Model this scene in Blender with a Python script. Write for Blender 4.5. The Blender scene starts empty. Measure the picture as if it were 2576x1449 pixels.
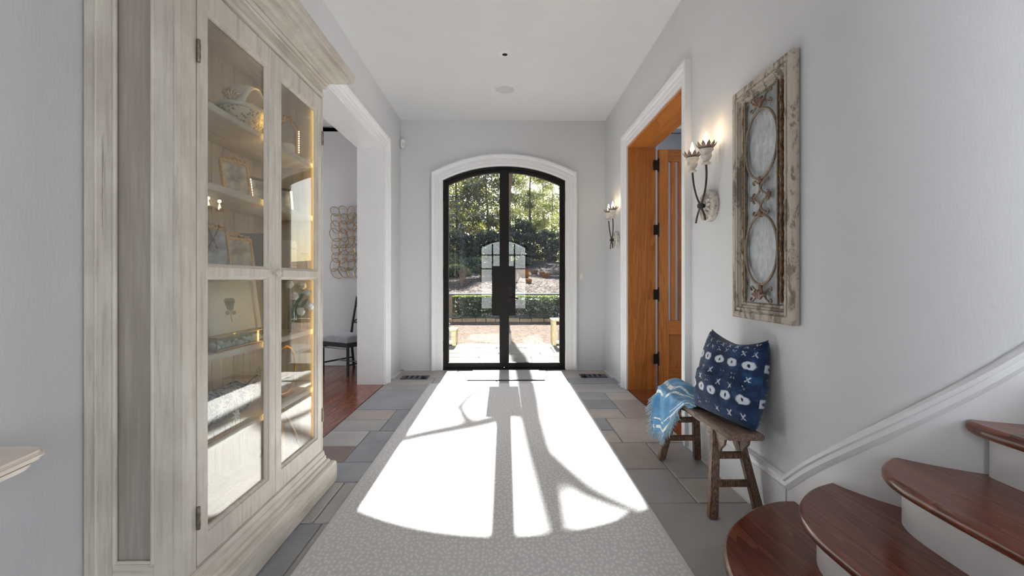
import bpy, bmesh, math, random
import numpy as np
from mathutils import Vector, Matrix

random.seed(7)
rng = np.random.default_rng(7)
SC = bpy.context.scene
COL = SC.collection
PI = math.pi

# ------------------------------------------------------------------ camera
cam_d = bpy.data.cameras.new('camera')
cam_d.sensor_width = 36.0
cam_d.lens = 36.0 * 1145.0 / 2576.0
cam_d.shift_y = -20.5 / 2576.0
cam_d.clip_start = 0.05
cam_d.clip_end = 400
cam = bpy.data.objects.new('camera', cam_d)
COL.objects.link(cam)
cam.location = (0, 0, 1.2)
cam.rotation_euler = (PI / 2, 0, -math.atan(18 / 1145.0))
SC.camera = cam

# ------------------------------------------------------------------ world, sun, window daylight, added fill, exposure
SUN_EL = math.radians(32.6)
w = bpy.data.worlds.new('sky')
SC.world = w
w.use_nodes = True
wn = w.node_tree
bg = wn.nodes['Background']
sky = wn.nodes.new('ShaderNodeTexSky')
sky.sky_type = 'NISHITA'
sky.sun_disc = False
sky.sun_elevation = SUN_EL
sky.sun_rotation = 0.0
sky.air_density = 1.0
sky.dust_density = 1.5
wn.links.new(sky.outputs[0], bg.inputs[0])
bg.inputs[1].default_value = 0.22

sd = bpy.data.lights.new('sun', 'SUN')
sd.energy = 33.0
sd.angle = math.radians(0.45)
sd.color = (1.0, 0.98, 0.955)
sun = bpy.data.objects.new('sun', sd)
COL.objects.link(sun)
sun.location = (0, 20, 20)
sun.rotation_euler = Vector((0, -math.cos(SUN_EL), -math.sin(SUN_EL))).to_track_quat('-Z', 'Y').to_euler()


def area(name, loc, direction, sx, sy, power, col=(1, 1, 1)):
    d = bpy.data.lights.new(name, 'AREA')
    d.shape = 'RECTANGLE'
    d.size = sx
    d.size_y = sy
    d.energy = power
    d.color = col
    o = bpy.data.objects.new(name, d)
    COL.objects.link(o)
    o.location = loc
    o.rotation_euler = Vector(direction).to_track_quat('-Z', 'Z').to_euler()
    return o


# back lamp: daylight of the mirrored door; the others are fill at made-up windows
area('window_daylight_back', (-0.05, -4.5, 1.5), (0, 1, 0), 1.6, 2.7, 46, (0.93, 0.965, 1.0))
area('fill_light_rear', (3.25, -4.6, 1.95), (0, 1, -0.45), 1.9, 2.3, 165, (0.93, 0.965, 1.0))  # added fill for the near hall, at an invented window
area('fill_light_stair', (4.95, -1.2, 2.1), (-1, 0, -0.6), 2.6, 2.0, 38, (0.93, 0.965, 1.0))  # added fill from the stair side, at an invented window
area('fill_light_dining', (-5.3, 4.5, 1.5), (1, 0, 0), 2.0, 1.8, 65, (0.95, 0.975, 1.0))  # added lamp brightening the dining room
area('fill_light_study', (5.3, 4.2, 1.5), (-1, 0, 0), 2.0, 1.8, 90, (0.96, 0.98, 1.0))  # added lamp brightening the study

SC.view_settings.view_transform = 'Standard'
SC.view_settings.look = 'None'
SC.view_settings.gamma = 1.0
SC.view_settings.use_curve_mapping = False
SC.view_settings.exposure = 0.12
SC.cycles.max_bounces = 7
SC.cycles.diffuse_bounces = 4
SC.cycles.use_adaptive_sampling = True
SC.cycles.adaptive_threshold = 0.15
SC.cycles.adaptive_min_samples = 16
SC.cycles.transparent_max_bounces = 10
SC.cycles.caustics_reflective = False
SC.cycles.caustics_refractive = False


# ------------------------------------------------------------------ node helpers
class NT:
    def __init__(s, name):
        s.m = bpy.data.materials.new(name)
        s.m.use_nodes = True
        s.t = s.m.node_tree
        s.b = s.t.nodes['Principled BSDF']
        s.out = s.t.nodes['Material Output']

    def n(s, typ, **kw):
        x = s.t.nodes.new(typ)
        for k, v in kw.items():
            setattr(x, k, v)
        return x

    def l(s, a, b):
        s.t.links.new(a, b)

    def put(s, sock, v):
        if hasattr(v, 'is_output') or isinstance(v, bpy.types.NodeSocket):
            s.l(v, sock)
        else:
            if isinstance(v, (tuple, list)) and len(v) == 3 and sock.type == 'RGBA':
                v = (*v, 1)
            sock.default_value = v

    def coord(s, kind='Object', scale=(1, 1, 1), loc=(0, 0, 0), rot=(0, 0, 0)):
        c = s.n('ShaderNodeTexCoord')
        mp = s.n('ShaderNodeMapping')
        mp.inputs['Scale'].default_value = scale
        mp.inputs['Location'].default_value = loc
        mp.inputs['Rotation'].default_value = rot
        s.l(c.outputs[kind], mp.inputs['Vector'])
        return mp.outputs['Vector']

    def noise(s, vec, scale=5, detail=4, rough=0.5, dist=0.0):
        x = s.n('ShaderNodeTexNoise')
        s.l(vec, x.inputs['Vector'])
        x.inputs['Scale'].default_value = scale
        x.inputs['Detail'].default_value = detail
        x.inputs['Roughness'].default_value = rough
        x.inputs['Distortion'].default_value = dist
        return x.outputs['Fac']

    def vor(s, vec, scale=5, out='Distance', rnd=1.0):
        x = s.n('ShaderNodeTexVoronoi')
        s.l(vec, x.inputs['Vector'])
        x.inputs['Scale'].default_value = scale
        x.inputs['Randomness'].default_value = rnd
        return x.outputs[out]

    def ramp(s, fac, stops, interp='LINEAR'):
        r = s.n('ShaderNodeValToRGB')
        r.color_ramp.interpolation = interp
        e = r.color_ramp.elements
        while len(e) < len(stops):
            e.new(0.5)
        for i, (p, c) in enumerate(stops):
            e[i].position = p
            e[i].color = (*c, 1) if len(c) == 3 else c
        s.put(r.inputs[0], fac)
        return r.outputs[0]

    def math(s, op, a, b=0.0, c=None, clamp=False):
        x = s.n('ShaderNodeMath', operation=op, use_clamp=clamp)
        s.put(x.inputs[0], a)
        s.put(x.inputs[1], b)
        if c is not None:
            s.put(x.inputs[2], c)
        return x.outputs[0]

    def mix(s, fac, a, b, mode='MIX'):
        x = s.n('ShaderNodeMix', data_type='RGBA', blend_type=mode)
        s.put(x.inputs[0], fac)
        s.put(x.inputs[6], a)
        s.put(x.inputs[7], b)
        return x.outputs[2]

    def bump(s, h, strength=0.3, dist=0.01):
        b = s.n('ShaderNodeBump')
        b.inputs['Strength'].default_value = strength
        b.inputs['Distance'].default_value = dist
        s.l(h, b.inputs['Height'])
        s.l(b.outputs[0], s.b.inputs['Normal'])
        return b

    def base(s, col=None, rough=0.5, metal=0.0, spec=0.5, coat=0.0, sheen=0.0):
        if col is not None:
            s.put(s.b.inputs['Base Color'], col)
        s.put(s.b.inputs['Roughness'], rough)
        s.put(s.b.inputs['Metallic'], metal)
        s.b.inputs['Specular IOR Level'].default_value = spec
        s.b.inputs['Coat Weight'].default_value = coat
        s.b.inputs['Coat Roughness'].default_value = 0.12
        s.b.inputs['Sheen Weight'].default_value = sheen
        return s


def hx(h):
    h = h.lstrip('#')
    v = [int(h[i:i + 2], 16) / 255 for i in (0, 2, 4)]
    return tuple(x / 12.92 if x <= 0.04045 else ((x + 0.055) / 1.055) ** 2.4 for x in v)


def plain(name, col, rough=0.5, metal=0.0, spec=0.5, coat=0.0, nscale=30, amt=0.06, bump=0.0, sheen=0.0, kind='Object'):
    t = NT(name)
    v = t.coord(kind)
    f = t.noise(v, nscale, 5, 0.6)
    d = tuple(max(0, c * (1 - amt * 2)) for c in col)
    e = tuple(min(1, c * (1 + amt)) for c in col)
    t.base(t.ramp(f, [(0.3, d), (0.7, e)]), rough, metal, spec, coat, sheen)
    if bump:
        t.bump(f, bump, 0.004)
    return t.m


def wood(name, c_dark, c_mid, c_light, axis='Y', rough=0.35, coat=0.0, scale=1.0, dist=2.0, bump=0.1, kind='Object', rnd=True, spec=0.5, ring=0.55, nr=11.0):
    t = NT(name)
    st = {'X': (0.35, 5, 5), 'Y': (5, 0.35, 5), 'Z': (5, 5, 0.35)}[axis]
    c = t.n('ShaderNodeTexCoord')
    vec = c.outputs[kind]
    if rnd:
        oi = t.n('ShaderNodeObjectInfo')
        vm = t.n('ShaderNodeVectorMath', operation='ADD')
        cx = t.n('ShaderNodeCombineXYZ')
        for i, k in enumerate((17.0, 31.0, 23.0)):
            t.l(t.math('MULTIPLY', oi.outputs['Random'], k), cx.inputs[i])
        t.l(vec, vm.inputs[0])
        t.l(cx.outputs[0], vm.inputs[1])
        vec = vm.outputs[0]
    mp = t.n('ShaderNodeMapping')
    mp.inputs['Scale'].default_value = tuple(x * scale for x in st)
    t.l(vec, mp.inputs['Vector'])
    v = mp.outputs[0]
    warp = t.noise(v, 1.4, 3, 0.5, dist)
    rings = t.math('FRACT', t.math('MULTIPLY', warp, nr))
    fine = t.noise(v, 26, 5, 0.65)
    g = t.math('ADD', t.math('MULTIPLY', rings, ring), t.math('MULTIPLY', fine, 1.1 - ring))
    col = t.ramp(g, [(0.18, c_light), (0.5, c_mid), (0.88, c_dark)])
    big = t.noise(v, 0.9, 2, 0.5)
    col = t.mix(t.math('MULTIPLY', big, 0.45), col, c_mid)
    if rnd:
        hs = t.n('ShaderNodeHueSaturation')
        hs.inputs['Value'].default_value = 1
        t.l(t.math('MULTIPLY_ADD', oi.outputs['Random'], 0.35, 0.82), hs.inputs['Value'])
        t.l(col, hs.inputs['Color'])
        col = hs.outputs[0]
    t.base(col, rough, 0, spec, coat)
    t.bump(fine, bump, 0.002)
    return t.m


MAT = {}


def distressed(name, axis):
    t = NT(name)
    st = {'X': (0.5, 7, 7), 'Y': (7, 0.5, 7), 'Z': (7, 7, 0.5)}[axis]
    v = t.coord('Object', st)
    v0 = t.coord('Object')
    streak = t.noise(v, 6, 6, 0.68)
    fine = t.noise(v, 30, 4, 0.7)
    big = t.noise(v0, 3.2, 4, 0.6)
    wear = t.noise(v, 2.2, 8, 0.75, 1.0)
    c = t.ramp(streak, [(0.28, hx('#a89d8f')), (0.47, hx('#d6cec1')), (0.7, hx('#e3ddd2'))])
    c = t.mix(t.math('MULTIPLY', fine, 0.5), c, hx('#c8c0b4'))
    c = t.mix(t.ramp(big, [(0.42, (0, 0, 0)), (0.62, (0.55, 0.55, 0.55))]), c, hx('#b8aea3'))
    c = t.mix(t.ramp(wear, [(0.66, (0, 0, 0)), (0.70, (0.8, 0.8, 0.8))]), c, hx('#8b7a6a'))
    pits = t.vor(v0, 60)
    t.base(c, 0.5, 0, 0.4)
    t.bump(t.math('ADD', fine, t.math('MULTIPLY', streak, 0.6)), 0.25, 0.002)
    return t.m


def build_materials():
    # plaster walls with trowel relief
    def plaster(name, col, strength=0.6):
        t = NT(name)
        v = t.coord('Object')
        a = t.noise(v, 2.2, 6, 0.62, 0.6)
        patch = t.ramp(a, [(0.55, (0, 0, 0)), (0.68, (1, 1, 1))])
        b = t.noise(t.coord('Object', (26, 26, 5)), 3.0, 5, 0.7)
        rgh = t.noise(v, 70, 4, 0.7)
        h = t.math('ADD', t.math('MULTIPLY', b, 0.35), t.math('MULTIPLY', t.math('MULTIPLY', patch, rgh), 0.55))
        t.base(t.ramp(a, [(0.3, tuple(c * 0.975 for c in col)), (0.7, col)]), 0.55, 0, 0.35)
        t.bump(h, strength, 0.006)
        return t.m
    MAT['plaster'] = plaster('painted_plaster', hx('#d8d8d9'))
    MAT['plaster_study'] = plaster('blue_grey_plaster', hx('#8f949e'), 0.15)
    MAT['ceiling'] = plain('ceiling_paint', hx('#e8e8e9'), 0.6, nscale=3, amt=0.01)
    MAT['trim'] = plain('white_trim_paint', hx('#ebebec'), 0.32, nscale=6, amt=0.012)
    MAT['dark_trim'] = plain('dark_crown_grey', hx('#6d6d70'), 0.5)  # even dark grey for the dining room crown
    MAT['iron'] = plain('black_iron', hx('#17130f'), 0.55, 0.0, 0.3, amt=0.15, bump=0.1)
    MAT['hardware'] = plain('dark_bronze_hardware', hx('#2a2523'), 0.45, 0.6, amt=0.2)
    MAT['pewter'] = plain('old_pewter_hinge', hx('#857c70'), 0.45, 0.7, amt=0.2, nscale=60)
    MAT['grey_metal'] = plain('vent_pewter', hx('#5b5a60'), 0.45, 0.7, amt=0.2)
    MAT['void'] = plain('black_void', hx('#0b0b0d'), 0.8)
    MAT['cream_v'] = distressed('distressed_cream_paint_vertical', 'Z')
    MAT['cream_h'] = distressed('distressed_cream_paint_long', 'Y')
    MAT['cream_x'] = distressed('distressed_cream_paint_cross', 'X')

    t = NT('taupe_panel_wash')
    v = t.coord('Object', (9, 9, 0.6))
    s1 = t.noise(v, 4, 6, 0.65)
    s2 = t.noise(t.coord('Object'), 4, 3, 0.5)
    c = t.ramp(s1, [(0.3, hx('#948a82')), (0.55, hx('#a89e95')), (0.75, hx('#bdb4aa'))])
    c = t.mix(t.math('MULTIPLY', s2, 0.5), c, hx('#9a8f87'))
    t.base(c, 0.45, 0, 0.4)
    t.bump(s1, 0.15, 0.002)
    MAT['taupe'] = t.m

    MAT['inner'] = distressed('cabinet_interior_paint', 'Z')
    MAT['stone_grey'] = None
    # bluestone floor
    def stone(name, c1, c2, c3, r0=0.28, sp=0.45):
        t = NT(name)
        oi = t.n('ShaderNodeObjectInfo')
        c = t.n('ShaderNodeTexCoord')
        cx = t.n('ShaderNodeCombineXYZ')
        for i, k in enumerate((41.0, 13.0, 7.0)):
            t.l(t.math('MULTIPLY', oi.outputs['Random'], k), cx.inputs[i])
        vm = t.n('ShaderNodeVectorMath', operation='ADD')
        t.l(c.outputs['Object'], vm.inputs[0])
        t.l(cx.outputs[0], vm.inputs[1])
        v = vm.outputs[0]
        big = t.noise(v, 2.2, 5, 0.6, 0.4)
        cleft = t.noise(v, 7, 7, 0.62, 0.8)
        grit = t.noise(v, 160, 3, 0.7)
        col = t.ramp(big, [(0.3, c1), (0.52, c2), (0.72, c3)])
        col = t.mix(t.math('MULTIPLY', grit, 0.35), col, c3)
        hs = t.n('ShaderNodeHueSaturation')
        t.l(t.math('MULTIPLY_ADD', oi.outputs['Random'], 0.3, 0.85), hs.inputs['Value'])
        t.l(col, hs.inputs['Color'])
        t.base(hs.outputs[0], t.math('MULTIPLY_ADD', cleft, 0.25, r0), 0, sp)
        step = t.ramp(cleft, [(0.46, (0, 0, 0)), (0.49, (0.5, 0.5, 0.5)), (0.56, (0.55, 0.55, 0.55)), (0.585, (1, 1, 1))])
        t.bump(t.math('ADD', t.math('MULTIPLY', step, 0.7), t.math('MULTIPLY', grit, 0.22)), 0.45, 0.008)
        return t.m
    MAT['stone'] = stone('bluestone', hx('#9a9897'), hx('#aaa8a6'), hx('#bab7b4'))
    MAT['stone_brown'] = stone('brown_bluestone', hx('#9f968f'), hx('#aea59d'), hx('#bab4ad'))
    MAT['stone_red'] = stone('reddish_bluestone', hx('#7d6c68'), hx('#8f7c76'), hx('#8f8683'))
    MAT['stone_blue'] = stone('blue_bluestone', hx('#8a8d93'), hx('#999ca1'), hx('#a7a9ab'))
    MAT['stone_patio'] = stone('pale_patio_stone', hx('#5a5852'), hx('#67645e'), hx('#6f6c67'), 0.8, 0.05)
    MAT['grout'] = plain('grey_grout', hx('#8c8a88'), 0.9, nscale=80, bump=0.3)
    MAT['pine_floor'] = wood('heart_pine_floor', hx('#4a2114'), hx('#7f412a'), hx('#a9633f'), 'Y', 0.22, 0.25, 0.8)
    MAT['pine_tread'] = wood('heart_pine_tread', hx('#44200f'), hx('#743a25'), hx('#96583b'), 'Y', 0.28, 0.25, 0.9, 1.2, ring=0.45)
    MAT['amber_pine'] = wood('amber_heart_pine', hx('#8a4a1c'), hx('#b87435'), hx('#cb8a4c'), 'Z', 0.4, 0.1, 0.7, ring=0.3, nr=5.0)
    MAT['amber_pine_h'] = wood('amber_heart_pine_long', hx('#8a4a1c'), hx('#b87435'), hx('#cb8a4c'), 'Y', 0.4, 0.1, 0.7, ring=0.3, nr=5.0)
    MAT['amber_pine_x'] = wood('amber_heart_pine_cross', hx('#8a4a1c'), hx('#b87435'), hx('#cb8a4c'), 'X', 0.4, 0.1, 0.7, ring=0.3, nr=5.0)
    MAT['bench_y'] = wood('worn_elm_long', hx('#43322a'), hx('#775d50'), hx('#ab9485'), 'Y', 0.5, 0.0, 1.6, bump=0.5)
    MAT['bench_z'] = wood('worn_elm_upright', hx('#38261b'), hx('#6c4f3c'), hx('#a08670'), 'Z', 0.5, 0.0, 1.6, bump=0.5)
    MAT['post_wood'] = wood('pale_teak', hx('#9a8a68'), hx('#c0b08a'), hx('#d0c29e'), 'Z', 0.7, 0, 1.0)

    # rug: grey with pale dashes set in curving rows
    t = NT('antelope_rug')
    v = t.coord('Object')
    wv = t.n('ShaderNodeTexNoise')
    t.l(v, wv.inputs['Vector'])
    wv.inputs['Scale'].default_value = 3
    ad = t.n('ShaderNodeVectorMath', operation='MULTIPLY_ADD')
    t.l(wv.outputs['Color'], ad.inputs[0])
    ad.inputs[1].default_value = (0.05, 0.05, 0)
    t.l(v, ad.inputs[2])
    mp = t.n('ShaderNodeMapping')
    mp.inputs['Scale'].default_value = (1, 0.72, 0.0)
    t.l(ad.outputs[0], mp.inputs['Vector'])
    d = t.vor(mp.outputs[0], 50, 'Distance', 0.75)
    d.node.voronoi_dimensions = '2D'
    dots = t.ramp(d, [(0.16, (1, 1, 1)), (0.40, (0, 0, 0))])
    fib = t.noise(v, 420, 3, 0.7)
    c = t.mix(t.math('MULTIPLY', dots, 0.75), hx('#d0cecd'), hx('#efedeb'))
    c = t.mix(t.math('MULTIPLY', fib, 0.25), c, hx('#d4d2d0'))
    t.base(c, 0.95, 0, 0.1, 0, 0.2)
    t.bump(t.math('ADD', fib, t.math('MULTIPLY', dots, 0.5)), 0.5, 0.003)
    MAT['rug'] = t.m
    MAT['rug_edge'] = plain('rug_binding_grey', hx('#d2d1d0'), 0.95, nscale=200, bump=0.3)
    MAT['mat'] = plain('grey_woven_mat', hx('#a9a9a6'), 0.95, nscale=160, bump=0.4, amt=0.1)
    MAT['mat_edge'] = plain('charcoal_mat_edge', hx('#45484d'), 0.9)
    MAT['marble'] = plain('cream_marble', hx('#e3d5c5'), 0.25, nscale=5, amt=0.05, coat=0.2)

    # thin glass: transparent with Schlick reflection, both sides alike
    def glass(name, tint, f0=0.045, boost=1.0, rough=0.0, haze=0.0):
        t = NT(name)
        lw = t.n('ShaderNodeLayerWeight')
        lw.inputs['Blend'].default_value = 0.5
        p = t.math('POWER', lw.outputs['Facing'], 5.0)
        fac = t.math('MULTIPLY_ADD', p, (1 - f0) * boost, f0, clamp=True)
        tr = t.n('ShaderNodeBsdfTransparent')
        tr.inputs[0].default_value = (*tint, 1)
        gl = t.n('ShaderNodeBsdfGlossy')
        gl.inputs['Roughness'].default_value = rough
        mx = t.n('ShaderNodeMixShader')
        t.l(fac, mx.inputs[0])
        t.l(tr.outputs[0], mx.inputs[1])
        t.l(gl.outputs[0], mx.inputs[2])
        t.t.nodes.remove(t.b)
        t.l(mx.outputs[0], t.out.inputs[0])
        return t.m
    MAT['door_glass'] = glass('door_glass', (0.95, 0.965, 0.96), 0.05)
    MAT['cab_glass'] = glass('cabinet_glass', (0.95, 0.95, 0.93), 0.12)
    MAT['win_glass'] = glass('window_glass', (0.97, 0.97, 0.97), 0.04)
    MAT['vase_glass'] = glass('vase_glass', (0.9, 0.95, 0.93), 0.06, 1.0)

    def emit(name, col, strength):
        t = NT(name)
        t.base(col, 0.4)
        t.put(t.b.inputs['Emission Color'], col)
        t.b.inputs['Emission Strength'].default_value = strength
        return t.m
    MAT['bulb'] = emit('lit_frosted_bulb', (1.0, 0.80, 0.56), 7.0)
    MAT['led'] = emit('warm_led_strip', (1.0, 0.68, 0.26), 11.0)
    MAT['bead_glow'] = emit('glowing_bead', (1.0, 0.78, 0.45), 6.0)  # glow put into the material of plain beads, which are no lamps
    MAT['gold'] = plain('brushed_gold', hx('#c9a36a'), 0.35, 0.9, amt=0.1)
    MAT['pale_gold'] = plain('pale_gilt', hx('#cdb48c'), 0.5, 0.35, amt=0.2, nscale=80, bump=0.3)
    MAT['rust_leaf'] = plain('rusty_tole', hx('#9a8575'), 0.65, 0.3, amt=0.35, nscale=50, bump=0.2)
    MAT['chalk'] = plain('chalky_white_wood', hx('#d8d0c4'), 0.65, amt=0.12, nscale=40, bump=0.2)
    t = NT('chipped_white_medallion')
    v = t.coord('Object')
    f = t.noise(v, 45, 5, 0.7)
    t.base(t.ramp(f, [(0.36, hx('#8f8378')), (0.46, hx('#cdc5b9')), (0.7, hx('#e4ded5'))]), 0.65)
    t.bump(f, 0.4, 0.003)
    MAT['medallion'] = t.m
    MAT['arm_iron'] = plain('grey_wrought_iron', hx('#4d4a47'), 0.5, 0.6, amt=0.2)
    MAT['scroll_iron'] = plain('tan_iron_scroll', hx('#8b7c6b'), 0.55, 0.35, amt=0.2, nscale=60)
    MAT['copper_tie'] = plain('rosy_copper_collar', hx('#87695a'), 0.55, 0.35, amt=0.2, nscale=70)
    MAT['rope'] = plain('bronze_vine_border', hx('#7d5f43'), 0.6, 0.3, amt=0.4, nscale=60, bump=0.4)
    t = NT('flaking_painted_wood')
    v = t.coord('Object', (2.2, 2.2, 1.0))
    a = t.noise(v, 6, 8, 0.72, 0.5)
    b = t.noise(t.coord('Object', (20, 20, 3)), 5, 5, 0.7)
    c = t.ramp(a, [(0.42, hx('#6d6157')), (0.455, hx('#8b8074')), (0.49, hx('#bdb2a2')), (0.7, hx('#cfc6b7'))])
    c = t.mix(t.math('MULTIPLY', b, 0.5), c, hx('#948a7f'))
    t.base(c, 0.7)
    t.bump(a, 0.6, 0.003)
    MAT['flaky'] = t.m
    t = NT('galvanised_sheet')
    v = t.coord('Object', (1, 1, 0.45))
    f = t.noise(v, 38, 5, 0.7, 0.6)
    t.base(t.ramp(f, [(0.3, hx('#9aa0a3')), (0.5, hx('#b4b9bb')), (0.7, hx('#ccd0d1'))]), 0.55, 0.15)
    MAT['zinc'] = t.m
    MAT['plastic'] = plain('white_plastic', hx('#ececec'), 0.35, amt=0.01)
    MAT['black_lacquer'] = plain('black_lacquer', hx('#17181c'), 0.3, 0, 0.5, 0.2)
    MAT['velvet'] = plain('grey_velvet', hx('#8d8c90'), 0.85, amt=0.15, nscale=12, sheen=0.5)
    MAT['speaker'] = plain('speaker_mesh', hx('#d8d7d6'), 0.8, nscale=300)
    MAT['print'] = plain('pale_print_paper', hx('#dfe0da'), 0.6, amt=0.02)
    MAT['photo'] = plain('faded_photograph', hx('#aeb4bb'), 0.35, amt=0.35, nscale=14)
    MAT['sage_ink'] = plain('sage_ink', hx('#a3a88f'), 0.7, amt=0.1)
    MAT['ivory'] = plain('ivory_lacquer', hx('#dcd8cd'), 0.5, amt=0.04)
    MAT['slate_box'] = plain('slate_grey_card', hx('#7d828b'), 0.6)
    MAT['porc'] = plain('white_porcelain', hx('#e8e8e4'), 0.3, amt=0.02)
    MAT['petal'] = plain('white_petal', hx('#eeeee8'), 0.5, amt=0.03)
    MAT['stem'] = plain('green_stem', hx('#7f9a4a'), 0.6, amt=0.2)
    MAT['leaf_green'] = plain('tulip_leaf', hx('#4f7a35'), 0.5, amt=0.2)
    MAT['yellow'] = plain('yellow_petal', hx('#d6b12f'), 0.6)
    MAT['straw'] = None
    t = NT('cream_woven_ceramic')
    v = t.coord('Object')
    d = t.vor(v, 60)
    t.base(t.ramp(d, [(0.2, hx('#8f8672')), (0.4, hx('#ddd2b8'))]), 0.5)
    t.bump(d, 0.8, 0.004)
    MAT['straw'] = t.m
    t = NT('blue_toile_porcelain')
    v = t.coord('Object')
    f = t.noise(v, 32, 6, 0.7, 2.2)
    t.base(t.ramp(f, [(0.44, hx('#3c5f92')), (0.5, hx('#7d9abd')), (0.55, hx('#cfd6d8'))]), 0.3)
    MAT['toile'] = t.m

    # indigo cushion on its UVs
    t = NT('indigo_shibori')
    uv = t.coord('UV')
    sep = t.n('ShaderNodeSeparateXYZ')
    t.l(uv, sep.inputs[0])
    U, V = sep.outputs[0], sep.outputs[1]
    wob = t.noise(uv, 9, 3, 0.6)
    wob2 = t.noise(uv, 14, 3, 0.6)
    U2 = t.math('ADD', U, t.math('MULTIPLY_ADD', wob, 0.05, -0.025))
    V2 = t.math('ADD', V, t.math('MULTIPLY_ADD', wob2, 0.05, -0.025))

    def cell(x, n, off=0.0):
        return t.math('SUBTRACT', t.math('FRACT', t.math('MULTIPLY_ADD', x, n, off)), 0.5)

    def band(x, centres, half):
        tot = None
        for c0 in centres:
            b = t.math('LESS_THAN', t.math('ABSOLUTE', t.math('SUBTRACT', x, c0)), half)
            tot = b if tot is None else t.math('ADD', tot, b, clamp=True)
        return tot
    # eyes: pale ovals with a dark slit, in two rows
    cu = cell(U2, 5.0)
    eyes = None
    for c0 in (0.30, 0.68):
        dv = t.math('SUBTRACT', V2, c0)
        r = t.math('SQRT', t.math('ADD', t.math('POWER', t.math('MULTIPLY', cu, 2.5), 2.0), t.math('POWER', t.math('MULTIPLY', dv, 17.0), 2.0)))
        slit = t.math('SQRT', t.math('ADD', t.math('POWER', t.math('MULTIPLY', cu, 9.0), 2.0), t.math('POWER', t.math('MULTIPLY', dv, 28.0), 2.0)))
        e = t.math('MULTIPLY', t.ramp(r, [(0.72, (1, 1, 1)), (0.95, (0, 0, 0))]), t.ramp(slit, [(0.45, (0, 0, 0)), (0.75, (1, 1, 1))]))
        eyes = e if eyes is None else t.math('ADD', eyes, e, clamp=True)
    # small crosses and dashes between
    xs = None
    for c0, n in ((0.12, 6.0), (0.42, 6.0), (0.53, 6.0), (0.82, 8.0), (0.92, 8.0)):
        a = t.math('MULTIPLY', cell(U2, n), 1.0 / n * 5)
        dv = t.math('MULTIPLY', t.math('SUBTRACT', V2, c0), 5.0)
        aa, dd = t.math('ABSOLUTE', a), t.math('ABSOLUTE', dv)
        arm = t.math('LESS_THAN', t.math('ABSOLUTE', t.math('SUBTRACT', aa, t.math('MULTIPLY', dd, 0.8))), 0.045)
        near = t.math('LESS_THAN', t.math('MAXIMUM', aa, dd), 0.16)
        e = t.math('MULTIPLY', t.math('MULTIPLY', arm, near), t.ramp(t.noise(uv, 11, 2, 0.5), [(0.42, (0, 0, 0)), (0.55, (1, 1, 1))]))
        xs = e if xs is None else t.math('ADD', xs, e, clamp=True)
    blot = t.noise(uv, 5, 5, 0.65)
    weave = t.noise(t.coord('UV', (1, 1, 1)), 180, 2, 0.6)
    ground = t.ramp(blot, [(0.32, hx('#10182a')), (0.5, hx('#1d2c47')), (0.68, hx('#34527c'))])
    ground = t.mix(t.math('MULTIPLY', weave, 0.3), ground, hx('#2f4c78'))
    pale = t.math('ADD', t.math('MULTIPLY', eyes, 0.92), t.math('MULTIPLY', xs, 0.75), clamp=True)
    halo = t.noise(uv, 30, 3, 0.6)
    c = t.mix(t.math('MULTIPLY', pale, t.math('MULTIPLY_ADD', halo, 0.5, 0.68), clamp=True), ground, hx('#dde1ea'))
    t.base(c, 0.9, 0, 0.15, 0, 0.2)
    t.bump(t.math('ADD', weave, t.math('MULTIPLY', t.noise(uv, 7, 3, 0.6), 2.0)), 0.4, 0.004)
    MAT['indigo'] = t.m

    # light blue throw with white stripes
    t = NT('blue_striped_throw')
    uv = t.coord('UV')
    sep = t.n('ShaderNodeSeparateXYZ')
    t.l(uv, sep.inputs[0])
    wob = t.noise(uv, 6, 3, 0.6)
    u = t.math('ADD', sep.outputs[0], t.math('MULTIPLY_ADD', wob, 0.06, -0.03))
    st = t.math('SINE', t.math('MULTIPLY', u, 68.0))
    brk = t.noise(t.coord('UV', (1.0, 3.0, 1)), 7, 3, 0.6)
    grp = t.math('SINE', t.math('MULTIPLY_ADD', u, 15.0, 1.2))
    m = t.math('MULTIPLY', t.ramp(st, [(0.35, (0, 0, 0)), (0.6, (1, 1, 1))]), t.ramp(grp, [(0.0, (0, 0, 0)), (0.12, (1, 1, 1))]))
    m = t.math('MULTIPLY', m, t.ramp(brk, [(0.36, (0, 0, 0)), (0.48, (1, 1, 1))]))
    bl = t.noise(uv, 4, 4, 0.6)
    c = t.mix(m, t.ramp(bl, [(0.3, hx('#4379a6')), (0.7, hx('#78a9cd'))]), hx('#e9eadf'))
    t.base(c, 0.92, 0, 0.15, 0, 0.2)
    t.bump(t.noise(uv, 220, 2, 0.6), 0.3, 0.002)
    MAT['throw'] = t.m
    MAT['fringe'] = plain('pale_blue_fringe', hx('#a9c6d6'), 0.9, amt=0.15, nscale=60)

    # garden
    def speckle(name, c1, c2, c3, sc, bmp, lo=0.45, hi=0.6):
        t = NT(name)
        v = t.coord('Object')
        f = t.vor(v, sc, 'Color')
        f1 = t.noise(v, sc * 0.35, 5, 0.75)
        h = t.vor(v, sc, 'Distance')
        col = t.ramp(f, [(0.25, c1), (lo, c2), (hi, c3)])
        col = t.mix(t.math('MULTIPLY', f1, 0.5), col, c2)
        t.base(col, 1.0, 0, 0.02)
        t.bump(h, 1.0, 0.03)
        return t.m
    MAT['gravel'] = speckle('pea_gravel', hx('#5a4c43'), hx('#6d5d53'), hx('#87786d'), 30, 1)
    MAT['mulch'] = speckle('leaf_litter', hx('#2a201a'), hx('#4a3c35'), hx('#968b84'), 16, 1, 0.5, 0.68)
    MAT['soil'] = speckle('brown_soil', hx('#3d3129'), hx('#5f4d40'), hx('#8a7565'), 20, 1)  # brown speckled soil of the garden ground
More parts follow.
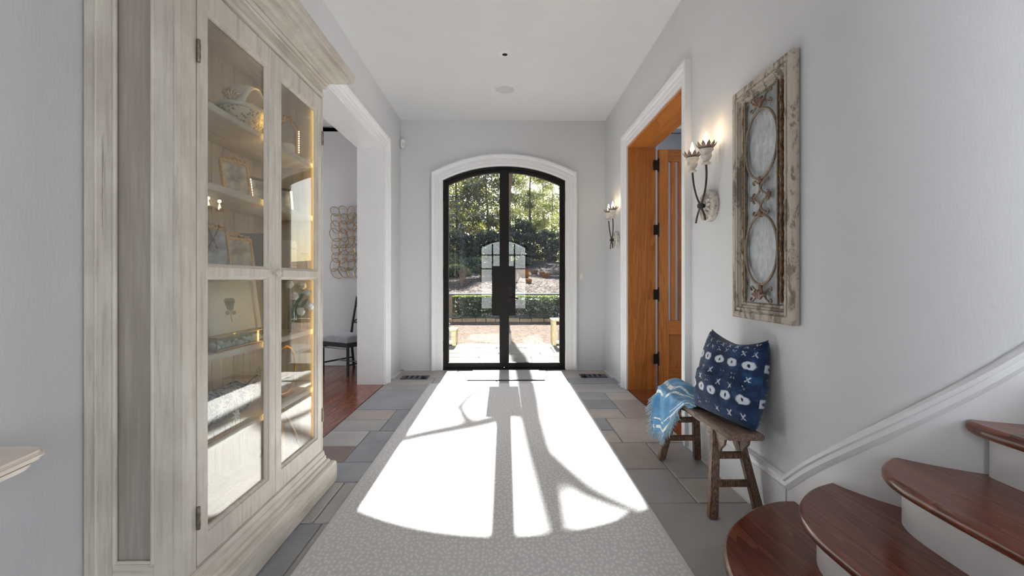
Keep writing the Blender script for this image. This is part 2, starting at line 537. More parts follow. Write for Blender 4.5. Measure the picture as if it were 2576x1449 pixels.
    MAT['brick_wall'] = plain('tan_brick', hx('#a88a76'), 0.9, nscale=30, amt=0.12, bump=0.3)
    MAT['wall_cap'] = plain('bluestone_cap', hx('#8c8983'), 0.8)
    MAT['curb'] = plain('curb_stone', hx('#9a8468'), 0.9, amt=0.2, nscale=14)
    MAT['bark_pine'] = plain('pine_bark', hx('#6d4f40'), 0.9, amt=0.3, nscale=14, bump=0.6)
    MAT['bark_grey'] = plain('grey_bark', hx('#6b6058'), 0.9, amt=0.3, nscale=14, bump=0.5)
    MAT['tuft'] = plain('dry_grass', hx('#a5723f'), 0.9, amt=0.3, nscale=40)
    MAT['twig'] = plain('bare_twig', hx('#8a6a55'), 0.85, amt=0.2)

    def leaf(name, c1, c2, trans, gloss=0.3, rough=0.3):
        t = NT(name)
        v = t.coord('Object')
        f = t.noise(v, 1.7, 3, 0.6)
        g = t.noise(v, 30, 2, 0.6)
        col = t.ramp(t.math('ADD', t.math('MULTIPLY', f, 0.5), t.math('MULTIPLY', g, 0.5)), [(0.35, c1), (0.65, c2)])
        df = t.n('ShaderNodeBsdfDiffuse')
        tl = t.n('ShaderNodeBsdfTranslucent')
        gl = t.n('ShaderNodeBsdfGlossy')
        gl.inputs['Roughness'].default_value = rough
        t.l(col, df.inputs[0])
        t.put(tl.inputs[0], t.mix(0.5, col, trans))
        a = t.n('ShaderNodeMixShader')
        a.inputs[0].default_value = 0.45
        t.l(df.outputs[0], a.inputs[1])
        t.l(tl.outputs[0], a.inputs[2])
        b = t.n('ShaderNodeMixShader')
        b.inputs[0].default_value = gloss * 0.35
        t.l(a.outputs[0], b.inputs[1])
        t.l(gl.outputs[0], b.inputs[2])
        t.t.nodes.remove(t.b)
        t.l(b.outputs[0], t.out.inputs[0])
        return t.m
    MAT['magnolia'] = leaf('glossy_magnolia_leaf', hx('#2b3a1e'), hx('#5a6a33'), hx('#a8a040'), 0.8, 0.28)
    MAT['pine_needle'] = leaf('pine_needle', hx('#3c4a2a'), hx('#66733c'), hx('#a9ab55'), 0.25, 0.4)
    MAT['dark_leaf'] = leaf('dark_evergreen_leaf', hx('#1c2a20'), hx('#33452f'), hx('#5a6b3a'), 0.5, 0.35)
    MAT['hedge_leaf'] = leaf('boxwood_leaf', hx('#2a3a1c'), hx('#4f6030'), hx('#8f9a45'), 0.5, 0.35)


build_materials()


# ------------------------------------------------------------------ mesh helpers
def wl(o):
    v = Vector((0, 0, 0))
    while o is not None:
        v += o.location
        o = o.parent
    return v


class MB:
    def __init__(s):
        s.v, s.f, s.uv = [], [], None

    def add(s, vs, fs):
        k = len(s.v)
        s.v += [tuple(p) for p in vs]
        s.f += [tuple(i + k for i in q) for q in fs]
        return s

    def box(s, x0, x1, y0, y1, z0, z1):
        vs = [(x, y, z) for x in (x0, x1) for y in (y0, y1) for z in (z0, z1)]
        return s.add(vs, [(0, 1, 3, 2), (4, 6, 7, 5), (0, 4, 5, 1), (2, 3, 7, 6), (0, 2, 6, 4), (1, 5, 7, 3)])

    def poly(s, pts, axis, d0, d1):
        """extrude a closed 2D outline along an axis; pts are the other two coordinates in xyz order"""
        def mk(p, d):
            return {'X': (d, p[0], p[1]), 'Y': (p[0], d, p[1]), 'Z': (p[0], p[1], d)}[axis]
        n = len(pts)
        vs = [mk(p, d0) for p in pts] + [mk(p, d1) for p in pts]
        fs = [tuple(range(n)), tuple(range(2 * n - 1, n - 1, -1))]
        fs += [(i, (i + 1) % n, n + (i + 1) % n, n + i) for i in range(n)]
        return s.add(vs, fs)

    def grid_solid(s, us, vs_, holes, axis, d0, d1):
        """plate with rectangular openings, one connected mesh; holes are (i,j) cells left out"""
        idx = {}
        verts = []

        def vid(i, j, k):
            key = (i, j, k)
            if key not in idx:
                d = d1 if k else d0
                p = (us[i], vs_[j])
                verts.append({'X': (d, p[0], p[1]), 'Y': (p[0], d, p[1]), 'Z': (p[0], p[1], d)}[axis])
                idx[key] = len(verts) - 1
            return idx[key]
        cells = {(i, j) for i in range(len(us) - 1) for j in range(len(vs_) - 1)} - set(holes)
        fs = []
        for (i, j) in cells:
            for k in (0, 1):
                fs.append((vid(i, j, k), vid(i + 1, j, k), vid(i + 1, j + 1, k), vid(i, j + 1, k)))
            for (di, dj, a, b) in ((-1, 0, (i, j), (i, j + 1)), (1, 0, (i + 1, j), (i + 1, j + 1)), (0, -1, (i, j), (i + 1, j)), (0, 1, (i, j + 1), (i + 1, j + 1))):
                if (i + di, j + dj) not in cells:
                    fs.append((vid(*a, 0), vid(*b, 0), vid(*b, 1), vid(*a, 1)))
        return s.add(verts, fs)

    def tube(s, pts, r, n=8, closed=False, flat=None):
        pts = [Vector(p) for p in pts]
        m = len(pts)
        rs = r if isinstance(r, (list, tuple)) else [r] * m
        up = None
        vs = []
        for i, p in enumerate(pts):
            if closed:
                tg = (pts[(i + 1) % m] - pts[i - 1])
            else:
                tg = pts[min(i + 1, m - 1)] - pts[max(i - 1, 0)]
            tg.normalize()
            if up is None:
                up = Vector((0, 0, 1)) if abs(tg.z) < 0.9 else Vector((1, 0, 0))
                up = (up - tg * up.dot(tg)).normalized()
            else:
                up = (up - tg * up.dot(tg))
                up = up.normalized() if up.length > 1e-6 else tg.orthogonal().normalized()
            sd_ = tg.cross(up)
            for k in range(n):
                a = 2 * PI * k / n
                c, q = math.cos(a), math.sin(a)
                if flat:
                    q *= flat
                vs.append(p + (up * c + sd_ * q) * rs[i])
        fs = []
        for i in range(m if closed else m - 1):
            j = (i + 1) % m
            for k in range(n):
                fs.append((i * n + k, i * n + (k + 1) % n, j * n + (k + 1) % n, j * n + k))
        if not closed:
            fs.append(tuple(range(n - 1, -1, -1)))
            fs.append(tuple((m - 1) * n + k for k in range(n)))
        return s.add(vs, fs)

    def lathe(s, prof, c=(0, 0, 0), axis='Z', n=24):
        """prof: (radius, height) pairs from bottom to top"""
        vs, fs = [], []
        for r, h in prof:
            for k in range(n):
                a = 2 * PI * k / n
                p = (max(r, 1e-4) * math.cos(a), max(r, 1e-4) * math.sin(a), h)
                if axis == 'X':
                    p = (p[2], p[0], p[1])
                elif axis == '-X':
                    p = (-p[2], p[0], -p[1])
                elif axis == 'Y':
                    p = (p[0], p[2], -p[1])
                vs.append((p[0] + c[0], p[1] + c[1], p[2] + c[2]))
        m = len(prof)
        for i in range(m - 1):
            for k in range(n):
                fs.append((i * n + k, i * n + (k + 1) % n, (i + 1) * n + (k + 1) % n, (i + 1) * n + k))
        fs.append(tuple(range(n - 1, -1, -1)))
        fs.append(tuple((m - 1) * n + k for k in range(n)))
        return s.add(vs, fs)

    def sweep(s, prof, path, N, closed=False):
        """sweep a closed profile (a: sideways in the path's plane, b: along N) along a planar path with mitred corners"""
        N = Vector(N).normalized()
        P = [Vector(p) for p in path]
        m, n = len(P), len(prof)
        vs = []
        for i in range(m):
            if closed or 0 < i < m - 1:
                t0 = (P[i] - P[i - 1]).normalized()
                t1 = (P[(i + 1) % m] - P[i]).normalized()
            elif i == 0:
                t0 = t1 = (P[1] - P[0]).normalized()
            else:
                t0 = t1 = (P[-1] - P[-2]).normalized()
            n0, n1 = t0.cross(N), t1.cross(N)
            b = (n0 + n1)
            b.normalize()
            k = 1.0 / max(0.3, b.dot(n0))
            for a, h in prof:
                vs.append(P[i] + b * (a * k) + N * h)
        fs = []
        for i in range(m if closed else m - 1):
            j = (i + 1) % m
            for k in range(n):
                fs.append((i * n + k, i * n + (k + 1) % n, j * n + (k + 1) % n, j * n + k))
        if not closed:
            fs.append(tuple(range(n)))
            fs.append(tuple((m - 1) * n + k for k in range(n - 1, -1, -1)))
        return s.add(vs, fs)

    def build(s, name, mat, parent=None, smooth=False, bev=0.0, seg=2, local=False, uv=None, angle=35, loc=None):
        me = bpy.data.meshes.new(name)
        off = Vector((0, 0, 0))
        if parent is not None and not local:
            off = wl(parent)
        if loc is not None:
            off = off + Vector(loc)
        me.from_pydata([tuple(Vector(p) - off) for p in s.v], [], s.f)
        bm = bmesh.new()
        bm.from_mesh(me)
        bmesh.ops.recalc_face_normals(bm, faces=bm.faces)
        if bev:
            es = [e for e in bm.edges if len(e.link_faces) == 2 and e.calc_face_angle(0) > math.radians(25)]
            bmesh.ops.bevel(bm, geom=es, offset=bev, segments=seg, affect='EDGES', clamp_overlap=True)
        bm.to_mesh(me)
        bm.free()
        if smooth:
            for p in me.polygons:
                p.use_smooth = True
            me.set_sharp_from_angle(angle=math.radians(angle))
        me.materials.append(MAT[mat] if isinstance(mat, str) else mat)
        o = bpy.data.objects.new(name, me)
        COL.objects.link(o)
        if loc is not None:
            o.location = loc
        if parent is not None:
            o.parent = parent
        return o


def tag(o, label, cat, group=None, kind=None):
    o['label'] = label
    o['category'] = cat
    if group:
        o['group'] = group
    if kind:
        o['kind'] = kind
    return o


def thing(name, loc, label, cat, group=None, rz=0.0, rx=0.0):
    o = bpy.data.objects.new(name, None)
    o.empty_display_size = 0.05
    COL.objects.link(o)
    o.location = loc
    o.rotation_euler = (rx, 0, rz)
    return tag(o, label, cat, group)


def struct(o, label, cat):
    o['kind'] = 'structure'
    o['label'] = label
    o['category'] = cat
    return o


def copy_tree(o, parent=None):
    c = o.copy()
    COL.objects.link(c)
    c.parent = parent
    for ch in list(o.children):
        copy_tree(ch, c)
    return c


def box(name, mat, parent, x0, x1, y0, y1, z0, z1, bev=0.0, **k):
    return MB().box(x0, x1, y0, y1, z0, z1).build(name, mat, parent, bev=bev, **k)


# ------------------------------------------------------------------ the room shell
XL, XR, YF, ZC = -1.385, 1.345, 6.08, 3.33
WT = 0.30
LO0, LO1, LOZ = 3.0, 5.24, 2.72          # cased opening on the left
RO0, RO1, ROZ = 3.40, 4.95, 2.66        # doorway on the right
ACX, ACY, AR = XR + 0.55, 2.02, 0.55     # curved wall beside the stairs
YB = -4.2
XE = 4.5

o = MB().grid_solid([YB, LO0, LO1, YF + 0.6], [0, LOZ, ZC], [(1, 0)], 'X', XL, XL - WT).build('wall_left', 'plaster')
struct(o, 'pale grey plaster wall behind the display cabinet, with a wide cased opening', 'wall')

# right wall straight part
o = MB().grid_solid([ACY, RO0, RO1, YF + 0.2], [0, ROZ, ZC], [(1, 0)], 'X', XR, XR + WT).build('wall_right', 'plaster')
struct(o, 'pale grey plaster wall with sconces, panel and pine doorway', 'wall')
# curved stair wall
arc = [(ACX - AR * math.cos(a), ACY - AR * math.sin(a)) for a in np.linspace(0, PI / 2, 40)]
outer = arc + [(XE + 0.2, ACY - AR), (XE + 0.2, ACY - AR + 0.3)]
inner = [(ACX - (AR - 0.3) * math.cos(a), ACY - (AR - 0.3) * math.sin(a)) for a in np.linspace(PI / 2, 0, 20)]
o = MB().poly(outer + inner, 'Z', 0, ZC).build('wall_stair', 'plaster', smooth=True)
struct(o, 'pale plaster wall curving away to the right above the stairs', 'wall')


def arch_pts(cx, half, zs, rise, n=24, left_first=True):
    R = (half * half + rise * rise) / (2 * rise)
    zc = zs + rise - R
    a0 = math.asin(half / R)
    pts = [(cx + R * math.sin(a), zc + R * math.cos(a)) for a in np.linspace(-a0, a0, n)]
    return pts if left_first else pts[::-1]


DCX, DH, DZS, DRISE = -0.008, 0.815, 2.53, 0.19    # front door opening
pts = [(XL, 0), (DCX - DH, 0)] + arch_pts(DCX, DH, DZS, DRISE) + [(DCX + DH, 0), (XR, 0), (XR, ZC), (XL, ZC)]
o = MB().poly(pts, 'Y', YF, YF + 0.28).build('wall_front', 'plaster')
struct(o, 'pale grey end wall around the arched black doors', 'wall')

# back wall with an arched glazed door (out of frame, lights the hall)
BH, BZS, BRISE = 0.8, 2.35, 0.25
pts = [(XL - WT, 0), (-0.05 - BH, 0)] + arch_pts(-0.05, BH, BZS, BRISE) + [(-0.05 + BH, 0), (2.0, 0), (2.0, ZC), (XL - WT, ZC)]
o = MB().poly(pts, 'Y', YB, YB - 0.2).build('wall_back', 'plaster')
struct(o, 'pale wall behind the viewer with an arched garden door', 'wall')
o = MB().grid_solid([2.0, 2.3, 4.2, XE + 0.2], [0, 0.6, 2.9, ZC], [(1, 1)], 'Y', YB, YB - 0.2).build('wall_back_stair', 'plaster')
struct(o, 'pale wall behind the viewer with an added window for fill light', 'wall')
o = MB().grid_solid([YB, -2.5, 0.1, ACY - AR + 0.3], [0, 0.9, 2.9, ZC], [(1, 1)], 'X', XE, XE + 0.2).build('wall_stair_side', 'plaster')
struct(o, 'pale wall beyond the stairs with an added window for fill light', 'wall')

o = box('ceiling', 'ceiling', None, XL - WT, XE + 0.2, YB - 0.2, YF + 0.3, ZC, ZC + 0.2)
struct(o, 'smooth white hall ceiling', 'ceiling')

# side rooms
o = MB().grid_solid([-5.2, XL - WT], [0, ZC], [], 'Y', 6.42, 6.62).build('wall_dining_far', 'plaster')
struct(o, 'pale grey wall behind the black chair and the gold ring art', 'wall')
o = MB().grid_solid([2.0, 3.5, 5.5, 6.62], [0, 0.6, 2.4, ZC], [(1, 1)], 'X', -5.0, -5.2).build('wall_dining_side', 'plaster')
struct(o, 'pale grey side wall of the dining room with an added window', 'wall')
o = box('wall_dining_near', 'plaster', None, -5.2, XL - WT, 1.9, 2.0, 0, ZC)
struct(o, 'pale grey near wall of the dining room', 'wall')
o = box('ceiling_dining', 'ceiling', None, -5.2, XL - WT, 1.9, 6.62, ZC + 0.02, ZC + 0.2)
struct(o, 'white dining room ceiling', 'ceiling')
o = box('wall_study_far', 'plaster_study', None, XR + WT, 5.2, 6.6, 6.8, 0, ZC)
struct(o, 'blue grey wall seen between the slats of the pine door', 'wall')
o = MB().grid_solid([1.8, 3.2, 5.2, 6.8], [0, 0.6, 2.4, ZC], [(1, 1)], 'X', 5.0, 5.2).build('wall_study_side', 'plaster_study')
struct(o, 'blue grey side wall of the study with an added window', 'wall')
o = box('wall_study_near', 'plaster_study', None, XR + WT + 0.3, 5.2, 2.6, 2.75, 0, ZC)
struct(o, 'blue grey near wall of the study', 'wall')
o = box('ceiling_study', 'plaster_study', None, XR + WT, 5.2, 1.8, 6.8, ZC + 0.02, ZC + 0.2)
struct(o, 'blue grey study ceiling above the pine door', 'ceiling')

# crown in the dining room
o = MB().sweep([(0, 0), (0.05, 0), (0.05, 0.02), (0.02, 0.05), (0, 0.05)], [(-5.0, 6.42, ZC), (XL - WT, 6.42, ZC)], (0, 0, -1)).build('trim_1', 'dark_trim')
struct(o, 'dark grey crown moulding in the dining room', 'crown moulding')

# unseen windows added for the fill lamps: frame, muntins and panes
def window(name, axis, d, a0, a1, z0, z1, na, nz, label):
    bars = 0.035
    us = [a0]
    for i in range(na):
        x0 = a0 + (a1 - a0) * i / na
        x1 = a0 + (a1 - a0) * (i + 1) / na
        us += [x0 + bars / 2 if i else x0 + bars, x1 - bars / 2 if i < na - 1 else x1 - bars]
    us.append(a1)
    vs = [z0]
    for i in range(nz):
        x0 = z0 + (z1 - z0) * i / nz
        x1 = z0 + (z1 - z0) * (i + 1) / nz
        vs += [x0 + bars / 2 if i else x0 + bars, x1 - bars / 2 if i < nz - 1 else x1 - bars]
    vs.append(z1)
    holes = [(1 + 2 * i, 1 + 2 * j) for i in range(na) for j in range(nz)]
    o = MB().grid_solid(us, vs, holes, axis, d, d + 0.05).build(name, 'trim')
    struct(o, label, 'window')
    for (i, j) in holes:
        b = MB()
        if axis == 'X':
            b.box(d + 0.02, d + 0.026, us[i], us[i + 1], vs[j], vs[j + 1])
        else:
            b.box(us[i], us[i + 1], d + 0.02, d + 0.026, vs[j], vs[j + 1])
        b.build('pane', 'win_glass', o)
    return o


window('window_1', 'X', XE + 0.08, -2.5, 0.1, 0.9, 2.9, 4, 3, 'unseen white gridded window added beyond the stairs for fill light')
window('window_4', 'Y', YB - 0.12, 2.3, 4.2, 0.6, 2.9, 3, 3, 'unseen white gridded window added behind the viewer for fill light')
window('window_2', 'X', -5.15, 3.5, 5.5, 0.6, 2.4, 3, 3, 'unseen white gridded window added to light the dining room')
window('window_3', 'X', 5.1, 3.2, 5.2, 0.6, 2.4, 3, 3, 'unseen white gridded window added to light the study')

# back arched door, plain bars; it is what the front door glass mirrors
pts = [(-0.05 - BH, 0)] + arch_pts(-0.05, BH, BZS, BRISE) + [(-0.05 + BH, 0)]
pin = [(-0.05 - BH + 0.07, 0.07)] + arch_pts(-0.05, BH - 0.07, BZS - 0.06, BRISE - 0.01) + [(-0.05 + BH - 0.07, 0.07)]
bdoor = MB().sweep([(0, 0), (0.07, 0), (0.07, 0.05), (0, 0.05)], [(x, YB - 0.05, z) for x, z in pts], (0, 1, 0), closed=True).build('door_3', 'iron')
struct(bdoor, 'black arched garden door behind the viewer', 'door')
for x in (-0.45, -0.05, 0.35):
    box('mullion', 'iron', bdoor, x - 0.025, x + 0.025, YB - 0.05, YB - 0.01, 0.02, 2.56 if abs(x + 0.05) < 0.1 else 2.5)
for z in (0.6, 1.1, 1.6, 2.1):
    box('transom_bar', 'iron', bdoor, -0.05 - BH, -0.05 + BH, YB - 0.05, YB - 0.01, z - 0.02, z + 0.02)
MB().poly(pin, 'Y', YB - 0.035, YB - 0.03).build('pane', 'win_glass', bdoor)

# ------------------------------------------------------------------ floor of bluestone slabs
floor = box('floor', 'grout', None, XL, XE + 0.2, YB, YF + 0.02, -0.06, -0.006)
struct(floor, 'irregular grey bluestone slabs laid across the hall floor', 'floor')
# right wall foot: slab floor stops at the curved stair wall
tiles = []
# left strip (measured joints), then under the runner, then the right strip
L0, LM, LR = XL, -1.07, -0.45
tiles += [(L0, -0.62, 5.56, YF, 1), (-0.62, 0.0, 5.62, YF, 0), (0.0, 0.55, 5.62, YF, 3), (0.55, XR, 5.56, YF, 1),
          (L0, -0.85, 5.24, 5.56, 1), (-0.85, -0.1, 5.24, 5.62, 0), (-0.1, 0.55, 5.24, 5.62, 3), (0.55, XR, 5.24, 5.56, 3),
          (L0, LR, 4.98, 5.24, 0), (L0, LR, 4.23, 4.98, 3), (L0, -1.0, 3.926, 4.23, 1), (-1.0, LR, 3.635, 4.23, 3), (L0, -1.0, 3.635, 3.926, 0),
          (L0, LM, 3.303, 3.635, 0), (LM, LR, 3.013, 3.635, 3), (L0, LM, 3.013, 3.303, 2), (L0, LR, 2.715, 3.013, 3), (L0, -0.95, 2.26, 2.715, 0),
          (-0.95, LR, 2.26, 2.715, 0), (L0, -0.9, 1.55, 2.26, 3), (-0.9, LR, 1.75, 2.26, 0), (L0, LR, 0.6, 1.55, 0), (-0.9, LR, 1.55, 1.75, 0)]
R0 = 0.45
tiles += [(R0, XR, 4.84, 5.24, 0), (R0, 1.06, 4.535, 4.84, 3), (1.06, XR, 4.535, 4.84, 1), (R0, 1.06, 4.228, 4.535, 3), (1.06, XR, 3.937, 4.535, 1),
          (R0, 1.06, 3.937, 4.228, 1), (R0, 0.873, 3.625, 3.937, 3), (0.873, XR, 3.343, 3.937, 1), (R0, 0.873, 3.343, 3.625, 1),
          (R0, 1.04, 2.88, 3.343, 1), (1.04, XR, 2.743, 3.343, 0), (R0, 1.04, 2.432, 2.88, 0), (1.04, XR, 2.432, 2.743, 1), (R0, XR, 1.5, 2.432, 0)]
y = 5.24
k = 0
for y1, y0 in ((5.24, 4.6), (4.6, 3.9), (3.9, 3.3), (3.3, 2.6), (2.6, 1.9), (1.9, 1.2), (1.2, 0.6)):
    xm = (-0.1, 0.12)[k % 2]
    tiles += [(LR, xm, y0, y1, k % 4), (xm, R0, y0, y1, (k + 1) % 4)]
    k += 1
for y0, y1 in ((-4.2, -3.4), (-3.4, -2.6), (-2.6, -1.8), (-1.8, -1.0), (-1.0, -0.2), (-0.2, 0.6)):
    cuts = [XL, -0.6, 0.15, 0.9, 1.7, 2.6, 3.5, XE] if k % 2 else [XL, -0.9, -0.15, 0.6, 1.3, 2.2, 3.1, XE]
    for a, b in zip(cuts, cuts[1:]):
        tiles.append((a, b, y0, y1, (k + int(a * 3)) % 4))
    k += 1
for y0, y1 in ((0.6, 1.47),):
    for a, b in ((R0, 1.3), (1.3, 2.2), (2.2, 3.2), (3.2, XE)):
        tiles.append((a, b, y0, y1, 0))
G = 0.0045
for (x0, x1, y0, y1, m) in tiles:
    b = MB().box(x0 + G, x1 - G, y0 + G, y1 - G, -0.03, random.uniform(-0.0015, 0.0015))
    b.build('stone_slab', ('stone', 'stone_brown', 'stone_red', 'stone_blue')[m], floor, bev=0.004, seg=1)

# heart pine floors of the side rooms, plank by plank
def plank_floor(name, x0, x1, y0, y1, label, wdt=0.13):
    f = box(name, 'void', None, x0, x1, y0, y1, -0.06, -0.012)
    struct(f, label, 'floor')
    x = x0
    i = 0
    while x < x1 - 0.02:
        xe = min(x + wdt, x1)
        cut = y0 + (y1 - y0) * random.uniform(0.25, 0.75)
        for a, b in ((y0, cut), (cut, y1)):
            MB().box(x + 0.001, xe - 0.001, a + 0.001, b - 0.001, -0.03, 0.0).build('plank', 'pine_floor', f, bev=0.0015, seg=1)
        x = xe
        i += 1


plank_floor('floor_dining', -5.0, XL - 0.002, 2.0, 6.42, 'red brown heart pine planks in the dining room')
plank_floor('floor_study', XR + 0.002, 5.0, 2.75, 6.6, 'red brown heart pine planks beyond the pine doorway')

# ------------------------------------------------------------------ trim: baseboards, casings, stair skirt
BZ = 0.245
base_prof = [(0, 0), (0, 0.02), (BZ - 0.035, 0.02), (BZ - 0.03, 0.028), (BZ - 0.012, 0.024), (BZ, 0.012), (BZ, 0)]


def baseboard(name, path, N, label):
    """path runs along the wall foot so that path x N points up"""
    b = MB()
    b.sweep(base_prof, path, N)
    o = b.build(name, 'trim')
    struct(o, label, 'baseboard')
    MB().sweep([(0, 0.018), (0, 0.036), (0.012, 0.034), (0.02, 0.02)], path, N).build('shoe_moulding', 'trim', o)
    return o


baseboard('baseboard_left', [(XL, 5.385, 0), (XL, YF, 0)], (1, 0, 0), 'white baseboard on the left wall by the front corner')
baseboard('baseboard_left_near', [(XL, YB, 0), (XL, 1.5, 0)], (1, 0, 0), 'white baseboard at the foot of the wall before the cabinet')
baseboard('baseboard_front_left', [(XL, YF, 0), (DCX - DH - 0.155, YF, 0)], (0, -1, 0), 'white baseboard left of the front doors')
baseboard('baseboard_front_right', [(DCX + DH + 0.155, YF, 0), (XR, YF, 0)], (0, -1, 0), 'white baseboard right of the front doors')
baseboard('baseboard_right_far', [(XR, YF, 0), (XR, RO1 + 0.145, 0)], (-1, 0, 0), 'white baseboard under the far sconce')
baseboard('baseboard_dining', [(-5.0, 6.42, 0), (XL - WT, 6.42, 0)], (0, -1, 0), 'white baseboard behind the black chair')

# near right: baseboard cap meets the rising stair skirt in a V
arc_s = [0.0]
path2 = [(XR, 2.13)] + [(XR, 2.08)] + [(ACX - AR * math.cos(a), ACY - AR * math.sin(a)) for a in np.linspace(0.0, PI / 2, 26)] + [(XE, ACY - AR)]
zz = [0.24]
for p, q in zip(path2, path2[1:]):
    zz.append(zz[-1] + 0.87 * math.hypot(q[0] - p[0], q[1] - p[1]))
o = box('baseboard_right', 'trim', None, XR - 0.02, XR, 2.13, RO0 - 0.135, 0, 0.215)
struct(o, 'white baseboard behind the wooden bench', 'baseboard')
MB().sweep([(0, 0.018), (0, 0.036), (0.012, 0.034), (0.02, 0.02)], [(XR, RO0 - 0.135, 0), (XR, 2.1, 0)], (-1, 0, 0)).build('shoe_moulding', 'trim', o)


def rail_along(name, pts3, normals, parent=None, prof=((-0.022, 0), (-0.03, 0.014), (-0.012, 0.026), (0.006, 0.022), (0.012, 0.03), (0.026, 0.03), (0.034, 0.016), (0.034, 0))):
    b = MB()
    vs, fs = [], []
    n = len(prof)
    P = [Vector(p) for p in pts3]
    for i, p in enumerate(P):
        t0 = (P[i] - P[i - 1]).normalized() if i else (P[1] - P[0]).normalized()
        t1 = (P[i + 1] - P[i]).normalized() if i < len(P) - 1 else t0
        N = Vector(normals[i])
        s0, s1 = N.cross(t0), N.cross(t1)
        bb = (s0 + s1).normalized()
        if bb.z < 0:
            bb = -bb
        kk = 1 / max(0.5, abs(bb.dot(s0)))
        for a, h in prof:
            vs.append(p + bb * a * kk + N * h)
    for i in range(len(P) - 1):
        for k in range(n):
            fs.append((i * n + k, i * n + (k + 1) % n, (i + 1) * n + (k + 1) % n, (i + 1) * n + k))
    fs += [tuple(range(n)), tuple((len(P) - 1) * n + k for k in range(n))]
    return b.add(vs, fs).build(name, 'trim', parent)


pts3 = [(XR, RO0 - 0.135, 0.237)] + [(p[0], p[1], z) for p, z in zip(path2, zz)]
nrm = [(-1, 0, 0)] * 3 + [(-math.cos(a), -math.sin(a), 0) for a in np.linspace(0.0, PI / 2, 26)] + [(0, -1, 0)]
o = rail_along('trim_2', pts3, nrm)
struct(o, 'white moulded cap dipping to a point and climbing beside the stairs', 'moulding')
# skirt board under the cap
vs, fs = [], []
for (p, z, nn) in zip(path2, zz, nrm[1:]):
    N = Vector(nn)
    f0 = Vector((p[0], p[1], 0)) + N * 0.012
    vs += [tuple(f0), (f0.x, f0.y, z)]
for i in range(len(path2) - 1):
    fs.append((2 * i, 2 * i + 2, 2 * i + 3, 2 * i + 1))
bsk = MB().add(vs, fs)
n0 = len(bsk.v)
vs2 = []
for (p, z, nn) in zip(path2, zz, nrm[1:]):
    vs2 += [(p[0], p[1], 0), (p[0], p[1], z)]
bsk.add(vs2, [tuple(reversed(f)) for f in fs])
o = bsk.build('baseboard_stair', 'trim', smooth=True)
struct(o, 'white skirt board curving up behind the stair treads', 'baseboard')

# casing profile: a from the opening outwards, b proud of the wall
cas = [(0.0, 0), (0.0, 0.018), (0.012, 0.022), (0.05, 0.02), (0.056, 0.028), (0.085, 0.028), (0.094, 0.042), (0.118, 0.05), (0.135, 0.046), (0.138, 0.0)]
casm = [(-a, h) for a, h in cas]
# right doorway (wall faces -X); travelling so that the sideways direction points away from the opening
o = MB().sweep(cas, [(XR, RO0, 0), (XR, RO0, ROZ), (XR, RO1, ROZ), (XR, RO1, 0)], (-1, 0, 0)).build('trim_3', 'trim')
struct(o, 'white moulded casing around the pine doorway', 'door casing')
o = MB().sweep(casm, [(XL, LO0, 0), (XL, LO0, LOZ), (XL, LO1, LOZ), (XL, LO1, 0)], (1, 0, 0)).build('trim_4', 'trim')
struct(o, 'white moulded casing around the dining room opening', 'door casing')
# white lining of the left opening
b = MB().poly([(LO0 - 0.0, 0), (LO0, LOZ), (LO1, LOZ), (LO1, 0), (LO1 - 0.012, 0), (LO1 - 0.012, LOZ - 0.012), (LO0 + 0.012, LOZ - 0.012), (LO0 + 0.012, 0)], 'X', XL + 0.004, XL - WT - 0.004)
o = b.build('trim_5', 'trim')
struct(o, 'plain white lining of the dining room opening', 'door lining')
# front door casing, arched
ap = [(DCX - DH, 0)] + arch_pts(DCX, DH, DZS, DRISE) + [(DCX + DH, 0)]
fcas = [(0.0, 0), (0.0, 0.02), (0.015, 0.03), (0.055, 0.03), (0.06, 0.04), (0.10, 0.04), (0.112, 0.055), (0.138, 0.062), (0.155, 0.05), (0.155, 0)]
o = MB().sweep([(-a, h) for a, h in fcas], [(x, YF, z) for x, z in ap], (0, -1, 0)).build('trim_6', 'trim', smooth=True, angle=25)
struct(o, 'white arched moulded casing around the black front doors', 'door casing')

# ------------------------------------------------------------------ front double door
FD = YF + 0.03
door = bpy.data.objects.new('door_1', None)
COL.objects.link(door)
door.location = (DCX, FD, 0)
struct(door, 'black iron double front door with an arched head and tall glass', 'door')


def arch_ring(x0, x1, z0, half, zs, rise, wl_, wr, wb, wt):
    """leaf frame outline in XZ: outer and inner loops for one leaf of an arched pair"""
    R = (half * half + rise * rise) / (2 * rise)
    zc = zs + rise - R

    def top(x, off):
        return zc + math.sqrt((R - off) ** 2 - (x - DCX) ** 2)
    xs = np.linspace(x0, x1, 16)
    outer = [(x0, z0), (x1, z0)] + [(x, top(x, 0)) for x in xs[::-1]]
    xi = np.linspace(x0 + wl_, x1 - wr, 16)
    inner = [(x0 + wl_, z0 + wb), (x1 - wr, z0 + wb)] + [(x, top(x, wt)) for x in xi[::-1]]
    return outer, inner


def ring_mesh(outer, inner, y0, y1):
    n = len(outer)
    vs = [(x, y0, z) for x, z in outer] + [(x, y0, z) for x, z in inner] + [(x, y1, z) for x, z in outer] + [(x, y1, z) for x, z in inner]
    fs = []
    for i in range(n):
        j = (i + 1) % n
        fs += [(i, j, n + j, n + i), (2 * n + i, 3 * n + i, 3 * n + j, 2 * n + j), (i, 2 * n + i, 2 * n + j, j), (n + i, n + j, 3 * n + j, 3 * n + i)]
    return MB().add(vs, fs)


